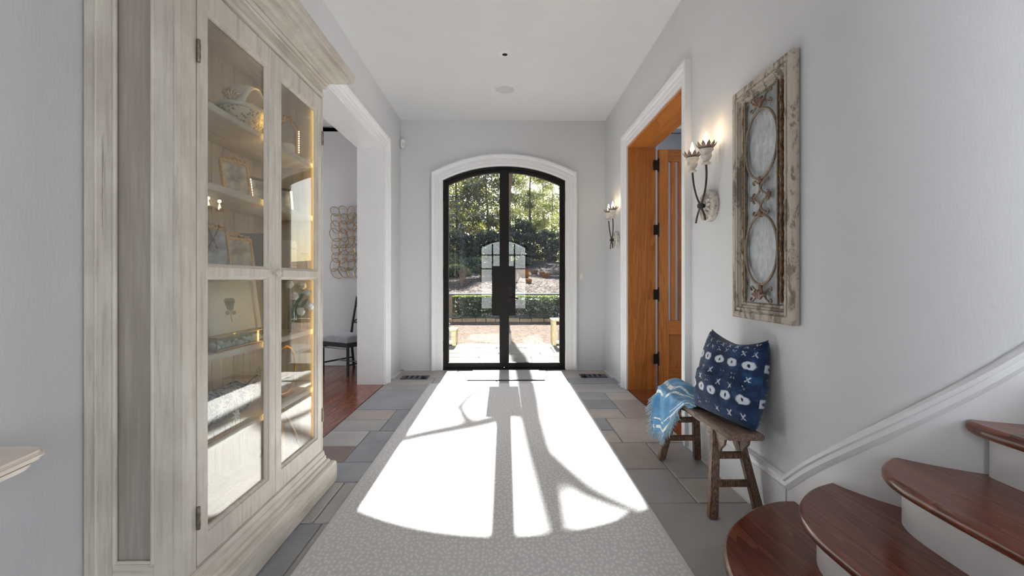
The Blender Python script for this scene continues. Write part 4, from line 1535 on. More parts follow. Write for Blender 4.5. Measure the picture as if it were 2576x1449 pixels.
for i in range(NU + 1):
    for j in range(NV + 1):
        vs.append(tpos(i / NU, j / NV))
fs = [(i * (NV + 1) + j, (i + 1) * (NV + 1) + j, (i + 1) * (NV + 1) + j + 1, i * (NV + 1) + j + 1) for i in range(NU) for j in range(NV)]
me = bpy.data.meshes.new('cloth')
off = thr.location
me.from_pydata([tuple(Vector(p) - off) for p in vs], [], fs)
ul = me.uv_layers.new(name='UVMap')
for poly in me.polygons:
    for li, vi in zip(poly.loop_indices, poly.vertices):
        ul.data[li].uv = ((vi % (NV + 1)) / NV * 0.9, (vi // (NV + 1)) / NU)
    poly.use_smooth = True
me.materials.append(MAT['throw'])
cl = bpy.data.objects.new('cloth', me)
COL.objects.link(cl)
cl.parent = thr
sm = cl.modifiers.new('thickness', 'SOLIDIFY')
sm.thickness = 0.005
fr = MB()
def strand(p, d):
    p = Vector(p)
    q = [p]
    dv = Vector(d)
    for _ in range(3):
        dv = dv + Vector((random.uniform(-.006, .006), random.uniform(-.006, .006), -0.002))
        q.append(q[-1] + dv)
    fr.tube(q, [0.0022, 0.0022, 0.0018, 0.001], 4)
for i in range(int(NU * 0.25), NU + 1):
    for k in range(4):
        u = (i + random.random()) / NU
        strand(tpos(min(u, 1), 1.0), (random.uniform(-.003, .003), 0, -0.014))
for j in range(NV + 1):
    for k in range(4):
        v = min(1, (j + random.random()) / NV)
        strand(tpos(1.0, v), (-0.010, 0.006, -0.009))
fo = fr.build('fringe', 'fringe', thr)
fo['kind'] = 'stuff'

# ------------------------------------------------------------------ console at the left edge
con = thing('console_table', (-1.2, 0.75, 0), 'cream marble console with a rounded corner at the left edge', 'table')
CZ = 0.80
outl = [(XL + 0.005, 1.12), (-1.13, 1.12)] + [(-1.13 + 0.045 * math.sin(a), 1.075 + 0.045 * math.cos(a)) for a in np.linspace(0.2, 1.35, 7)] + [(-1.065, 0.95), (-1.045, 0.75), (-1.065, 0.35), (-1.16, 0.25), (XL + 0.005, 0.25)]
MB().poly(outl, 'Z', CZ - 0.022, CZ).build('top', 'marble', con, bev=0.009, seg=3, smooth=True)
o2 = [(XL + 0.005 + (x - XL) * 0.94, 0.68 + (y - 0.68) * 0.95) for x, y in outl]
MB().poly(o2, 'Z', CZ - 0.04, CZ - 0.0215).build('moulding', 'marble', con, bev=0.006, seg=2, smooth=True)
o3 = [(XL + 0.005 + (x - XL) * 0.62, 0.62 + (y - 0.62) * 0.70) for x, y in outl]
MB().poly(o3, 'Z', CZ - 0.16, CZ - 0.0395).build('apron', 'ivory', con, bev=0.004)
for y in (0.42, 0.85):
    MB().tube([(-1.30, y, CZ - 0.158), (-1.25, y, CZ - 0.3), (-1.30, y, 0.35), (-1.33, y, 0.05), (-1.27, y, 0.0)], [0.05, 0.04, 0.028, 0.024, 0.03], 12).build('leg', 'ivory', con, smooth=True)

# ------------------------------------------------------------------ display cabinet
CY0, CY1, CXF, CXB = 1.51, 2.67, -1.06, XL + 0.006
cab = thing('display_cabinet', (-1.22, 2.09, 0), 'tall distressed cream display cabinet with two glazed doors', 'cabinet')
SZ0, SZ1 = 0.0, 2.33
# near side: stiles, rails, recessed taupe panel, beads
box('side_stile', 'cream_v', cab, CXB, -1.284, CY0, CY0 + 0.03, SZ0, SZ1, bev=0.003)
box('side_stile', 'cream_v', cab, -1.152, CXF - 0.026, CY0, CY0 + 0.03, SZ0, SZ1, bev=0.003)
box('side_rail', 'cream_x', cab, -1.284, -1.152, CY0, CY0 + 0.03, SZ0, 0.268, bev=0.002)
box('side_rail', 'cream_x', cab, -1.284, -1.152, CY0, CY0 + 0.03, 2.24, SZ1, bev=0.002)
box('side_panel', 'taupe', cab, -1.286, -1.150, CY0 + 0.014, CY0 + 0.026, 0.26, 2.245)
for x, sg in ((-1.284, 1), (-1.152, -1)):
    MB().tube([(x + sg * 0.004, CY0 + 0.004, 0.268), (x + sg * 0.004, CY0 + 0.004, 2.24)], 0.0075, 10).build('bead', 'cream_v', cab, smooth=True)
MB().tube([(-1.284, CY0 + 0.006, 0.27), (-1.152, CY0 + 0.006, 0.27)], 0.006, 10).build('bead', 'cream_x', cab, smooth=True)
MB().tube([(-1.336, CY0 - 0.001, 0.15), (-1.336, CY0 - 0.001, 2.3)], 0.006, 8).build('bead', 'cream_v', cab, smooth=True)
box('side_board', 'cream_v', cab, CXB, CXF - 0.026, CY1 - 0.03, CY1, SZ0, SZ1)
# back of vertical boards
y = CY0 + 0.03
i = 0
while y < CY1 - 0.035:
    ye = min(y + 0.086, CY1 - 0.03)
    box('back_board', 'inner', cab, CXB + 0.002, CXB + 0.014, y + 0.0012, ye - 0.0012, 0.2, 2.28, bev=0.002, seg=1)
    y = ye
box('carcass_bottom', 'cream_h', cab, CXB, CXF - 0.026, CY0 + 0.03, CY1 - 0.03, 0.2, 0.25)
box('carcass_top', 'cream_h', cab, CXB, CXF - 0.026, CY0 + 0.03, CY1 - 0.03, 2.28, 2.33)
SH = [1.869, 1.568, 1.232, 0.918, 0.585]
for z in SH:
    box('shelf', 'cream_h', cab, CXB + 0.015, CXF - 0.045, CY0 + 0.032, CY1 - 0.032, z - 0.028, z, bev=0.003)
# face frame
fx0, fx1 = CXF - 0.026, CXF
DZ0, DZ1 = 0.212, 2.246
DY = (1.584, 2.1175, 2.651)
box('face_stile', 'cream_v', cab, fx0, fx1, CY0, DY[0] - 0.0025, 0.16, SZ1, bev=0.003)
box('face_stile', 'cream_v', cab, fx0, fx1, DY[2] + 0.0025, CY1, 0.16, SZ1, bev=0.003)
box('frieze', 'cream_h', cab, fx0, fx1, DY[0] - 0.0025, DY[2] + 0.0025, DZ1 + 0.003, SZ1, bev=0.002)
box('bottom_rail', 'cream_h', cab, fx0, fx1, DY[0] - 0.0025, DY[2] + 0.0025, 0.15, DZ0 - 0.003, bev=0.002)
MB().tube([(CXF + 0.004, DY[0] - 0.02, DZ1 + 0.018), (CXF + 0.004, CY1 - 0.02, DZ1 + 0.018)], 0.010, 10).build('frieze_bead', 'cream_h', cab, smooth=True)


def ogee(y0, y1, z0, z1, parent, nm='glazing_bead'):
    pr = [(0, 0), (0.012, 0), (0.010, 0.006), (0.004, 0.012), (0, 0.014)]
    pth = [(CXF - 0.0175, y0, z0), (CXF - 0.0175, y0, z1), (CXF - 0.0175, y1, z1), (CXF - 0.0175, y1, z0)]
    MB().sweep(pr, pth, (1, 0, 0), closed=True).build(nm, 'cream_v', parent)


for d in (0, 1):
    y0, y1 = DY[d] + 0.0015, DY[d + 1] - 0.0015
    sw = 0.055
    us = [y0, y0 + sw, y1 - sw, y1]
    vs = [DZ0, DZ0 + 0.09, 1.212, 1.248, DZ1 - 0.085, DZ1]
    dr = MB().grid_solid(us, vs, [(1, 1), (1, 3)], 'X', CXF - 0.024, CXF + 0.002).build('door', 'cream_v', cab, bev=0.0025, seg=1)
    for a, c in ((1, 2), (3, 4)):
        box('glass_pane', 'cab_glass', dr, CXF - 0.020, CXF - 0.017, y0 + sw - 0.004, y1 - sw + 0.004, vs[a] - 0.004, vs[c] + 0.004)
        ogee(y0 + sw, y1 - sw, vs[a], vs[c], dr)
    ky = y1 - 0.024 if d == 0 else y0 + 0.024
    MB().lathe([(0.009, 0), (0.007, 0.008), (0.009, 0.014), (0.016, 0.02), (0.018, 0.028), (0.013, 0.035), (0, 0.037)], (CXF + 0.002, ky, 1.232), 'X', 20).build('knob', 'chalk', dr, smooth=True)
    hy = y0 - 0.001 if d == 0 else y1 + 0.001
    for z in ((0.38, 1.99) if d == 0 else (0.42, 2.02)):
        h = MB().lathe([(0.006, 0), (0.0065, 0.002), (0.0065, 0.076), (0.006, 0.078)], (CXF + 0.005, hy, z - 0.04), n=12).build('hinge', 'pewter', dr, smooth=True)
        for kz in (0.014, 0.044):
            MB().lathe([(0.0072, 0), (0.0072, 0.016)], (CXF + 0.005, hy, z - 0.04 + kz), n=12).build('knuckle', 'pewter', h, smooth=True)
    # warm light strip behind the far stile of each door
    ly = 2.114 if d == 0 else CY1 - 0.044
    box('light_strip', 'led', cab, CXF - 0.036, CXF - 0.031, ly, ly + 0.006, 0.3, 2.2)
    box('strip_channel', 'gold', cab, CXF - 0.0309, CXF - 0.0265, ly - 0.003, ly + 0.009, 0.3, 2.2)
# cornice round three sides
cpr = [(-0.005, -0.012), (0.012, -0.012), (0.016, -0.004), (0.010, 0.002), (0.020, 0.006), (0.024, 0.018), (0.014, 0.022), (0.030, 0.030), (0.044, 0.034), (0.062, 0.044), (0.086, 0.050), (0.112, 0.064), (0.128, 0.066), (0.128, 0.076), (0.136, 0.080), (0.140, 0.10), (0.140, 0.122), (-0.005, 0.122)]
for nm, path in (('cornice', [(CXB, CY0, 2.328), (CXF, CY0, 2.328), (CXF, CY1, 2.328), (CXB, CY1, 2.328)]),):
    MB().sweep([(a, h) for a, h in cpr], path, (0, 0, 1)).build(nm, 'cream_h', cab)
ppr = [(-0.004, 0), (0.05, 0), (0.058, 0.012), (0.060, 0.05), (0.058, 0.116), (0.052, 0.127), (0.040, 0.133), (0.030, 0.135), (0.030, 0.142), (0.024, 0.150), (0.014, 0.153), (0.012, 0.175), (0.007, 0.177), (0.007, 0.186), (0.004, 0.204), (-0.004, 0.204)]
MB().sweep(ppr, [(CXB, CY0, 0.0), (CXF, CY0, 0.0), (CXF, CY1, 0.0), (CXB, CY1, 0.0)], (0, 0, 1)).build('plinth', 'cream_h', cab)


# ---- things inside the cabinet
def leaning(name, loc, rz, rx, label, cat, group=None):
    o = bpy.data.objects.new(name, None)
    COL.objects.link(o)
    o.location = loc
    o.rotation_euler = (rx, 0, rz)
    return tag(o, label, cat, group)


def pframe(name, loc, rz, w_, h_, label, fm, fw=0.012, crest=False, beads=False, depth=0.012, pic='photo', group=None, rx=-0.22):
    """picture frame leaning back; local: X width, Z up, faces -Y"""
    f = leaning(name, loc, rz, rx, label, 'picture frame', group)
    MB().grid_solid([-w_ / 2, -w_ / 2 + fw, w_ / 2 - fw, w_ / 2], [0, fw, h_ - fw, h_], [(1, 1)], 'Y', 0, depth).build('moulding', fm, f, bev=min(0.003, fw / 4), local=True)
    MB().box(-w_ / 2 + fw * 0.9, w_ / 2 - fw * 0.9, depth * 0.45, depth * 0.7, fw * 0.9, h_ - fw * 0.9).build('picture', pic, f, local=True)
    MB().box(-w_ / 2 + fw * 0.5, w_ / 2 - fw * 0.5, depth * 0.72, depth * 1.2, fw * 0.5, h_ - fw * 0.5).build('backing', 'slate_box', f, local=True)
    # easel strut
    MB().add([(-0.02, depth * 1.2, h_ * 0.75), (0.02, depth * 1.2, h_ * 0.75), (0.025, depth * 1.2 + h_ * 0.42, 0.012 + h_ * 0.09), (-0.025, depth * 1.2 + h_ * 0.42, 0.012 + h_ * 0.09),
              (-0.02, depth * 1.2 + 0.002, h_ * 0.75), (0.02, depth * 1.2 + 0.002, h_ * 0.75), (0.025, depth * 1.2 + h_ * 0.42 + 0.002, 0.012 + h_ * 0.09), (-0.025, depth * 1.2 + h_ * 0.42 + 0.002, 0.012 + h_ * 0.09)],
             [(0, 1, 2, 3), (7, 6, 5, 4), (0, 4, 5, 1), (1, 5, 6, 2), (2, 6, 7, 3), (3, 7, 4, 0)]).build('strut', 'slate_box', f, local=True)
    if crest:
        p = []
        for k in range(17):
            t = -1 + 2 * k / 16
            p.append((t * w_ * 0.42, depth / 2, h_ + 0.004 + 0.012 * (1 - abs(t)) + 0.004 * math.sin(k * 2.2)))
        MB().tube(p, [0.003 + 0.003 * abs(math.sin(k * 1.3)) for k in range(17)], 7).build('crest', fm, f, smooth=True, local=True)
    if beads:
        for k in range(9):
            for sx in (-1, 1):
                MB().lathe([(0, -0.006), (0.0055, -0.003), (0.0055, 0.003), (0, 0.006)], (sx * (w_ / 2 - fw / 2), -0.004, fw + (h_ - 2 * fw) * (k + 0.5) / 9), n=8).build('bead', 'bead_glow', f, smooth=True, local=True)
    return f


RZ = math.radians(62)   # items turned towards the glass and the viewer
pframe('picture_frame', (-1.22, 1.70, SH[0] + 0.001), RZ, 0.13, 0.17, 'ivory frame at the near end of the top cabinet shelf', 'ivory')

# woven tureen with a bonnet handle
tu = thing('ceramic_basket', (-1.21, 2.13, SH[0]), 'cream dimpled ceramic basket with a wide bonnet handle on the top shelf', 'basket', rz=math.radians(-78))
b = MB()
prof = [(0.0, 0.0), (0.05, 0.0), (0.085, 0.02), (0.108, 0.05), (0.115, 0.08), (0.11, 0.10), (0.10, 0.10), (0.10, 0.08), (0.05, 0.03), (0, 0.02)]
bo = MB().lathe(prof, n=36)
bo.v = [(x * 1.35, y * 0.85, z) for x, y, z in bo.v]
bo.build('body', 'straw', tu, smooth=True, local=True)
rim = [(0.115 * 1.35 * math.cos(a), 0.115 * 0.85 * math.sin(a), 0.098) for a in np.linspace(0, 2 * PI, 40, endpoint=False)]
MB().tube(rim, 0.010, 10, closed=True).build('rim', 'ivory', tu, smooth=True, local=True)
hv, hf = [], []
NA = 24
for i in range(NA + 1):
    a = PI * i / NA
    for j in range(7):
        t = -1 + 2 * j / 6
        hv.append((0.145 * math.cos(a), 0.05 * t * (0.6 + 0.5 * math.sin(a)) + 0.015, 0.10 + 0.125 * math.sin(a) - 0.012 * t * t))
for i in range(NA):
    for j in range(6):
        hf.append((i * 7 + j, (i + 1) * 7 + j, (i + 1) * 7 + j + 1, i * 7 + j + 1))
ho_ = MB().add(hv, hf).build('handle', 'ivory', tu, smooth=True, local=True)
ms = ho_.modifiers.new('thickness', 'SOLIDIFY')
ms.thickness = 0.008
for sg in (-1, 1):
    for k in range(5):
        a = -0.9 + 0.45 * k
        MB().tube([(sg * 0.145, 0.0, 0.105), (sg * 0.155, 0.03 * math.sin(a), 0.115 + 0.03 * math.cos(a)), (sg * 0.150, 0.05 * math.sin(a), 0.112 + 0.045 * math.cos(a))], [0.008, 0.010, 0.003], 7).build('acanthus_leaf', 'pale_gold', tu, smooth=True, local=True)

# brass lantern with candle and bead strings
la = thing('candle_lantern', (-1.20, 2.535, SH[0]), 'brass lantern holding a cream candle at the far end of the top shelf', 'lantern', rz=0.5)
MB().box(-0.055, 0.055, -0.055, 0.055, 0, 0.012).build('base', 'gold', la, bev=0.003, local=True)
for sx in (-1, 1):
    for sy in (-1, 1):
        MB().tube([(sx * 0.05, sy * 0.05, 0.01), (sx * 0.05, sy * 0.05, 0.16), (sx * 0.035, sy * 0.035, 0.19), (sx * 0.018, sy * 0.018, 0.205), (sx * 0.014, sy * 0.014, 0.235)], 0.0035, 6).build('post', 'gold', la, smooth=True, local=True)
MB().lathe([(0.022, 0.232), (0.024, 0.236), (0.008, 0.246), (0.0, 0.248)], n=16).build('cap', 'gold', la, smooth=True, local=True)
MB().lathe([(0.036, 0.0122), (0.036, 0.075), (0.030, 0.08), (0.0, 0.078)], n=28).build('candle', 'ivory', la, smooth=True, local=True)
for sx in (-1, 1):
    for k in range(10):
        MB().lathe([(0, -0.0045), (0.004, 0), (0, 0.0045)], (sx * 0.052, -0.054, 0.03 + k * 0.0125), n=8).build('glow_bead', 'bead_glow', la, smooth=True, local=True)

# shelf 2
pframe('picture_frame', (-1.22, 2.115, SH[1] + 0.001), RZ, 0.135, 0.19, 'gilt crested photo frame on the second shelf', 'pale_gold', 0.014, crest=True)
pframe('picture_frame', (-1.21, 2.30, SH[1] + 0.001), RZ - 0.1, 0.12, 0.15, 'silver frame edged with beads painted to glow on the second shelf, nearer one', 'pewter', 0.014, beads=True)
pframe('picture_frame', (-1.19, 2.475, SH[1] + 0.001), RZ - 0.3, 0.10, 0.135, 'silver frame edged with beads painted to glow at the far end of the second shelf', 'pewter', 0.014, beads=True)
pframe('picture_frame', (-1.24, 1.73, SH[1] + 0.001), RZ, 0.13, 0.18, 'gilt frame cut by the door stile on the second shelf', 'pale_gold', 0.012)
# shelf 3
pframe('picture_frame', (-1.22, 1.955, SH[2] + 0.001), RZ, 0.135, 0.20, 'gilt crested frame on the middle shelf, nearest the viewer', 'pale_gold', 0.013, crest=True)
pframe('picture_frame', (-1.22, 2.14, SH[2] + 0.001), RZ, 0.135, 0.17, 'gilt crested frame on the middle shelf, beside the grey book box', 'pale_gold', 0.013, crest=True)
bx = thing('book_box', (-1.26, 2.31, SH[2]), 'slate grey box standing behind the gilt frames on the middle shelf', 'box')
box('body', 'slate_box', bx, -1.33, -1.20, 2.285, 2.315, SH[2], SH[2] + 0.20, bev=0.002)
box('spine', 'taupe', bx, -1.20, -1.196, 2.285, 2.315, SH[2], SH[2] + 0.20)
wid = (0.020, 0.017, 0.022, 0.016)
yb = 2.50
for k, ww in enumerate(wid):
    bk = thing('book', (-1.23, yb + ww / 2, SH[2]), 'cream spined book, %s of four on the middle shelf' % ('first', 'second', 'third', 'last')[k], 'book', 'cream books on the middle shelf')
    h = 0.185 - 0.006 * (k % 2)
    box('pages', 'print', bk, -1.315, -1.172, yb + 0.002, yb + ww - 0.002, SH[2] + 0.003, SH[2] + h - 0.003)
    MB().poly([(-1.32, yb), (-1.17, yb), (-1.166, yb + ww / 2), (-1.17, yb + ww), (-1.32, yb + ww), (-1.32, yb + ww - 0.0018), (-1.172, yb + ww - 0.0018), (-1.172, yb + 0.0018), (-1.32, yb + 0.0018)], 'Z', SH[2], SH[2] + h).build('cover', 'ivory', bk)
    for q in (0.25, 0.75):
        box('spine_band', 'gold', bk, -1.1705, -1.1655, yb + 0.004, yb + ww - 0.004, SH[2] + h * q, SH[2] + h * q + 0.006)
    yb += ww + 0.001
yf = thing('yellow_flower', (-1.13, 2.60, SH[2]), 'single yellow flower on a thin stem by the cream books', 'flower')
MB().tube([(-1.13, 2.60, SH[2]), (-1.125, 2.60, SH[2] + 0.05), (-1.13, 2.598, SH[2] + 0.10)], 0.003, 6).build('stem', 'stem', yf, smooth=True)
for k in range(7):
    a = 2 * PI * k / 7
    MB().tube([(-1.13, 2.598, SH[2] + 0.10), (-1.13 + 0.014 * math.cos(a), 2.598 + 0.014 * math.sin(a), SH[2] + 0.11), (-1.13 + 0.018 * math.cos(a), 2.598 + 0.018 * math.sin(a), SH[2] + 0.122)], [0.004, 0.010, 0.004], 7).build('petal', 'yellow', yf, smooth=True)

# shelf 4: deep box frames with a botanical print, glass box of shells, tulips
bf = pframe('picture_frame', (-1.225, 2.10, SH[3] + 0.003), math.radians(58), 0.25, 0.30, 'deep ivory box frame with a small botanical print', 'ivory', 0.02, depth=0.045, pic='print', rx=-0.24)
fl = MB()
for (dx, dz, r) in ((0, 0.175, 0.020), (-0.008, 0.19, 0.016), (0.010, 0.19, 0.016), (0.0, 0.160, 0.016), (-0.014, 0.135, 0.010), (0.014, 0.135, 0.010)):
    fl = MB().lathe([(r, 0.0195), (r, 0.020)], (dx, 0, dz), 'Y', 18)
    fl.build('printed_leaf', 'sage_ink', bf, local=True)
MB().box(-0.0015, 0.0015, 0.0192, 0.020, 0.09, 0.15).build('printed_stem', 'sage_ink', bf, local=True)
pframe('picture_frame', (-1.235, 1.80, SH[3] + 0.003), math.radians(58), 0.20, 0.27, 'plain ivory frame half hidden behind the near door stile', 'ivory', 0.022, depth=0.03, pic='print', rx=-0.24)
gb = thing('glass_shell_box', (-1.15, 2.0, SH[3]), 'low brass edged glass box of white shells on the fourth shelf', 'box')
gx0, gx1, gy0_, gy1_, gz0, gz1 = -1.17, -1.115, 1.78, 2.20, SH[3] + 0.001, SH[3] + 0.055
for (a, b_) in (((gx0, gy0_), (gx1, gy0_)), ((gx1, gy0_), (gx1, gy1_)), ((gx1, gy1_), (gx0, gy1_)), ((gx0, gy1_), (gx0, gy0_))):
    for z in (gz0 + 0.002, gz1):
        MB().tube([(*a, z), (*b_, z)], 0.002, 6).build('brass_edge', 'gold', gb)
    MB().tube([(*a, gz0), (*a, gz1)], 0.002, 6).build('brass_edge', 'gold', gb)
for (x0, x1, y0, y1) in ((gx0, gx0 + 0.001, gy0_, gy1_), (gx1 - 0.001, gx1, gy0_, gy1_), (gx0, gx1, gy0_, gy0_ + 0.001), (gx0, gx1, gy1_ - 0.001, gy1_)):
    box('glass_side', 'vase_glass', gb, x0, x1, y0, y1, gz0, gz1)
for k in range(46):
    px, py = random.uniform(gx0 + 0.014, gx1 - 0.014), gy0_ + 0.015 + (gy1_ - gy0_ - 0.03) * k / 45
    r = random.uniform(0.008, 0.012)
    pz = gz0 + 0.001 + r + random.choice((0, 0.012))
    sh = tag(MB().lathe([(0, -r), (r * 0.7, -r * 0.7), (r * 1.05, 0), (r * 0.75, r * 0.6), (r * 0.2, r * 1.1), (0, r * 1.15)], (0, 0, 0), 'X' if k % 2 else 'Z', 10).build('shell', 'porc', None, smooth=True, loc=(px, py, pz)),
             'small white shell in the brass edged glass box', 'shell', 'white shells in the glass box')
    sh.data.transform(Matrix.Translation((px, py, pz)))
tv = thing('tulip_vase', (-1.15, 2.50, SH[3]), 'clear glass vase at the far end of the fourth shelf', 'vase')
MB().lathe([(0.035, 0.001), (0.042, 0.03), (0.04, 0.08), (0.032, 0.12), (0.036, 0.14), (0.033, 0.14), (0.029, 0.12), (0.036, 0.08), (0.038, 0.03), (0.03, 0.008), (0, 0.008)], (-1.15, 2.50, SH[3]), n=28).build('glass_body', 'vase_glass', tv, smooth=True)
heads = [(-1.11, 2.42, 0.20), (-1.12, 2.57, 0.215), (-1.10, 2.545, 0.15), (-1.105, 2.47, 0.13), (-1.15, 2.585, 0.25), (-1.14, 2.44, 0.26)]
for k, (hx_, hy_, hz_) in enumerate(heads):
    t_ = thing('tulip', (-1.15, 2.50, SH[3] + 0.012), 'white tulip in the glass vase, %s' % ('left, upper bloom', 'right, upper bloom', 'right, drooping low', 'left, drooping low', 'right, tallest', 'left, tallest')[k], 'flower', 'white tulips in the vase')
    p0 = Vector((-1.15 + random.uniform(-.015, .015), 2.50 + random.uniform(-.015, .015), SH[3] + 0.012))
    pm = Vector(((hx_ - 1.15) / 2, (hy_ + 2.5) / 2, SH[3] + max(hz_, 0.17) + 0.02))
    pe = Vector((hx_, hy_, SH[3] + hz_))
    q = [p0 * (1 - t) ** 2 + pm * 2 * t * (1 - t) + pe * t * t for t in np.linspace(0, 1, 10)]
    MB().tube(q, 0.0028, 6).build('stem', 'stem', t_, smooth=True)
    dn = (q[-1] - q[-2]).normalized()
    for j in range(6):
        a = 2 * PI * j / 6
        o1 = dn.orthogonal().normalized()
        o2_ = dn.cross(o1)
        rad = o1 * math.cos(a) + o2_ * math.sin(a)
        MB().tube([pe, pe + rad * 0.010 + dn * 0.010, pe + rad * 0.011 + dn * 0.028, pe + rad * 0.004 + dn * 0.045], [0.004, 0.010, 0.010, 0.002], 8).build('petal', 'petal', t_, smooth=True)
    MB().tube([q[3], q[3] + Vector((0.02, 0.03 * (-1) ** k, 0.05)), q[3] + Vector((0.03, 0.06 * (-1) ** k, 0.07))], [0.003, 0.010, 0.002], 6, flat=0.2).build('leaf', 'leaf_green', t_, smooth=True)

# shelf 5: toile bolster, flower spray, gold hoop and wire stand
bo = thing('porcelain_bolster', (-1.24, 1.98, SH[4]), 'blue and white patterned porcelain bolster on the lowest shelf', 'porcelain')
bb = MB().lathe([(0, -0.23), (0.03, -0.228), (0.058, -0.21), (0.066, -0.16), (0.07, 0), (0.066, 0.16), (0.058, 0.21), (0.03, 0.228), (0, 0.23)], (-1.26, 2.00, SH[4] + 0.068), 'Y', 28)
bb.build('body', 'toile', bo, smooth=True)
for yy in (1.84, 2.16):
    MB().tube([(-1.26 + 0.068 * math.cos(a), yy, SH[4] + 0.068 + 0.068 * math.sin(a)) for a in np.linspace(0, 2 * PI, 24, endpoint=False)], 0.004, 6, closed=True).build('ridge', 'toile', bo, smooth=True)
sp = thing('flower_spray', (-1.16, 1.95, SH[4]), 'spray of white star flowers on dark twigs across the lowest shelf', 'flowers')
tw = [(-1.15, 1.74, 0.02), (-1.155, 1.85, 0.07), (-1.17, 1.95, 0.10), (-1.175, 2.06, 0.13), (-1.18, 2.17, 0.16)]
MB().tube([(x, y, z + SH[4]) for x, y, z in tw], [0.0035, 0.003, 0.003, 0.0025, 0.0015], 6).build('twig', 'hardware', sp, smooth=True)
for (x, y, z, r) in ((-1.14, 1.84, 0.105, 0.036), (-1.145, 1.935, 0.125, 0.032), (-1.135, 1.93, 0.045, 0.030), (-1.15, 2.04, 0.10, 0.026), (-1.16, 2.15, 0.175, 0.036), (-1.16, 2.12, 0.12, 0.03)):
    m_ = 'petal' if y < 2.1 else 'slate_box'
    fl = MB().lathe([(0, -0.005), (0.006, 0), (0, 0.005)], (x, y, z + SH[4]), n=8).build('bloom', m_, sp, smooth=True)
    for k in range(8):
        a = 2 * PI * k / 8 + y * 9
        c, q = math.cos(a), math.sin(a)
        MB().tube([(x, y, z + SH[4]), (x + 0.008, y + c * r * 0.55, z + q * r * 0.55 + SH[4]), (x + 0.004, y + c * r, z + q * r + SH[4])], [0.002, 0.0055, 0.001], 6).build('star_petal', m_, fl, smooth=True)
hp = thing('gold_hoop', (-1.17, 2.44, SH[4]), 'large thin gold hoop ornament on the lowest shelf', 'ornament')
MB().tube([(-1.17, 2.44 + 0.125 * math.cos(a), SH[4] + 0.135 + 0.125 * math.sin(a)) for a in np.linspace(0, 2 * PI, 40, endpoint=False)], 0.007, 8, closed=True).build('ring', 'gold', hp, smooth=True)
MB().box(-1.20, -1.14, 2.38, 2.50, SH[4], SH[4] + 0.012).build('foot', 'gold', hp, bev=0.002)
ws = thing('wire_stand', (-1.13, 1.75, SH[4]), 'thin gold wire stand beside the near end of the bolster', 'stand')
MB().tube([(-1.115, 1.70, SH[4] + 0.001), (-1.115, 1.70, SH[4] + 0.10), (-1.118, 1.708, SH[4] + 0.106), (-1.125, 1.71, SH[4] + 0.10), (-1.125, 1.71, SH[4] + 0.06)], 0.003, 6).build('hook', 'gold', ws, smooth=True)
MB().tube([(-1.115, 1.70, SH[4] + 0.003), (-1.115, 1.95, SH[4] + 0.003)], 0.002, 6).build('runner_wire', 'gold', ws, smooth=True)
for k in range(7):
    y = 1.73 + k * 0.035
    MB().tube([(-1.115, y, SH[4] + 0.003), (-1.117, y, SH[4] + 0.035)], 0.0013, 5).build('prong', 'gold', ws)
# large gold easel leg on the cabinet floor
es = thing('gold_easel', (-1.18, 2.46, 0.25), 'slanted gold easel leg standing on the cabinet floor', 'easel')
MB().tube([(-1.13, 2.56, 0.252), (-1.20, 2.46, 0.54)], 0.009, 8).build('leg', 'gold', es, smooth=True)
MB().tube([(-1.13, 2.36, 0.252), (-1.20, 2.46, 0.54)], 0.009, 8).build('leg', 'gold', es, smooth=True)
MB().tube([(-1.31, 2.46, 0.252), (-1.20, 2.46, 0.54)], 0.009, 8).build('leg', 'gold', es, smooth=True)

# ------------------------------------------------------------------ dining room: chair and ring art
ch = thing('dining_chair', (-2.03, 5.97, 0), 'black lacquer dining chair with a grey velvet seat', 'chair', rz=math.radians(-29))
# local: faces -Y, X right
w2, d2 = 0.225, 0.225
for sx in (-1, 1):
    MB().tube([(sx * w2, -d2, 0), (sx * w2, -d2, 0.42)], 0.019, 12).build('leg', 'black_lacquer', ch, smooth=True, local=True)
    MB().tube([(sx * w2 * 0.95, d2 + 0.05, 0), (sx * w2 * 0.95, d2, 0.42), (sx * w2 * 0.93, d2 + 0.02, 0.60), (sx * w2 * 0.92, d2 + 0.10, 0.97)], [0.018, 0.019, 0.018, 0.016], 12).build('leg', 'black_lacquer', ch, smooth=True, local=True)
    for z in (0.14,):
        MB().tube([(sx * w2, -d2, z), (sx * w2 * 0.95, d2 + 0.03, z)], 0.010, 8).build('stretcher', 'black_lacquer', ch, smooth=True, local=True)
MB().tube([(-w2, 0.02, 0.14), (w2, 0.02, 0.14)], 0.010, 8).build('stretcher', 'black_lacquer', ch, smooth=True, local=True)
MB().grid_solid([-w2 - 0.02, -w2 + 0.02, w2 - 0.02, w2 + 0.02], [-d2 - 0.02, -d2 + 0.02, d2 - 0.02, d2 + 0.02], [(1, 1)], 'Z', 0.36, 0.42).build('seat_rail', 'black_lacquer', ch, bev=0.006, local=True)
MB().tube([(-w2, -d2 - 0.02, 0.345), (w2, -d2 - 0.02, 0.345), ], 0.008, 8).build('rail_bead', 'black_lacquer', ch, smooth=True, local=True)
MB().tube([(-w2 - 0.02, -d2, 0.345), (-w2 - 0.02, d2, 0.345)], 0.008, 8).build('rail_bead', 'black_lacquer', ch, smooth=True, local=True)
cv, cf = [], []
M_ = 16
for i in range(M_ + 1):
    for j in range(M_ + 1):
        u, v = -1 + 2 * i / M_, -1 + 2 * j / M_
        e = max(0, (1 - u ** 6) * (1 - v ** 6)) ** 0.5
        cv.append((u * 0.25, v * 0.245 - 0.01, 0.432 + 0.06 * e + 0.012 * (1 - u * u) * (1 - v * v)))
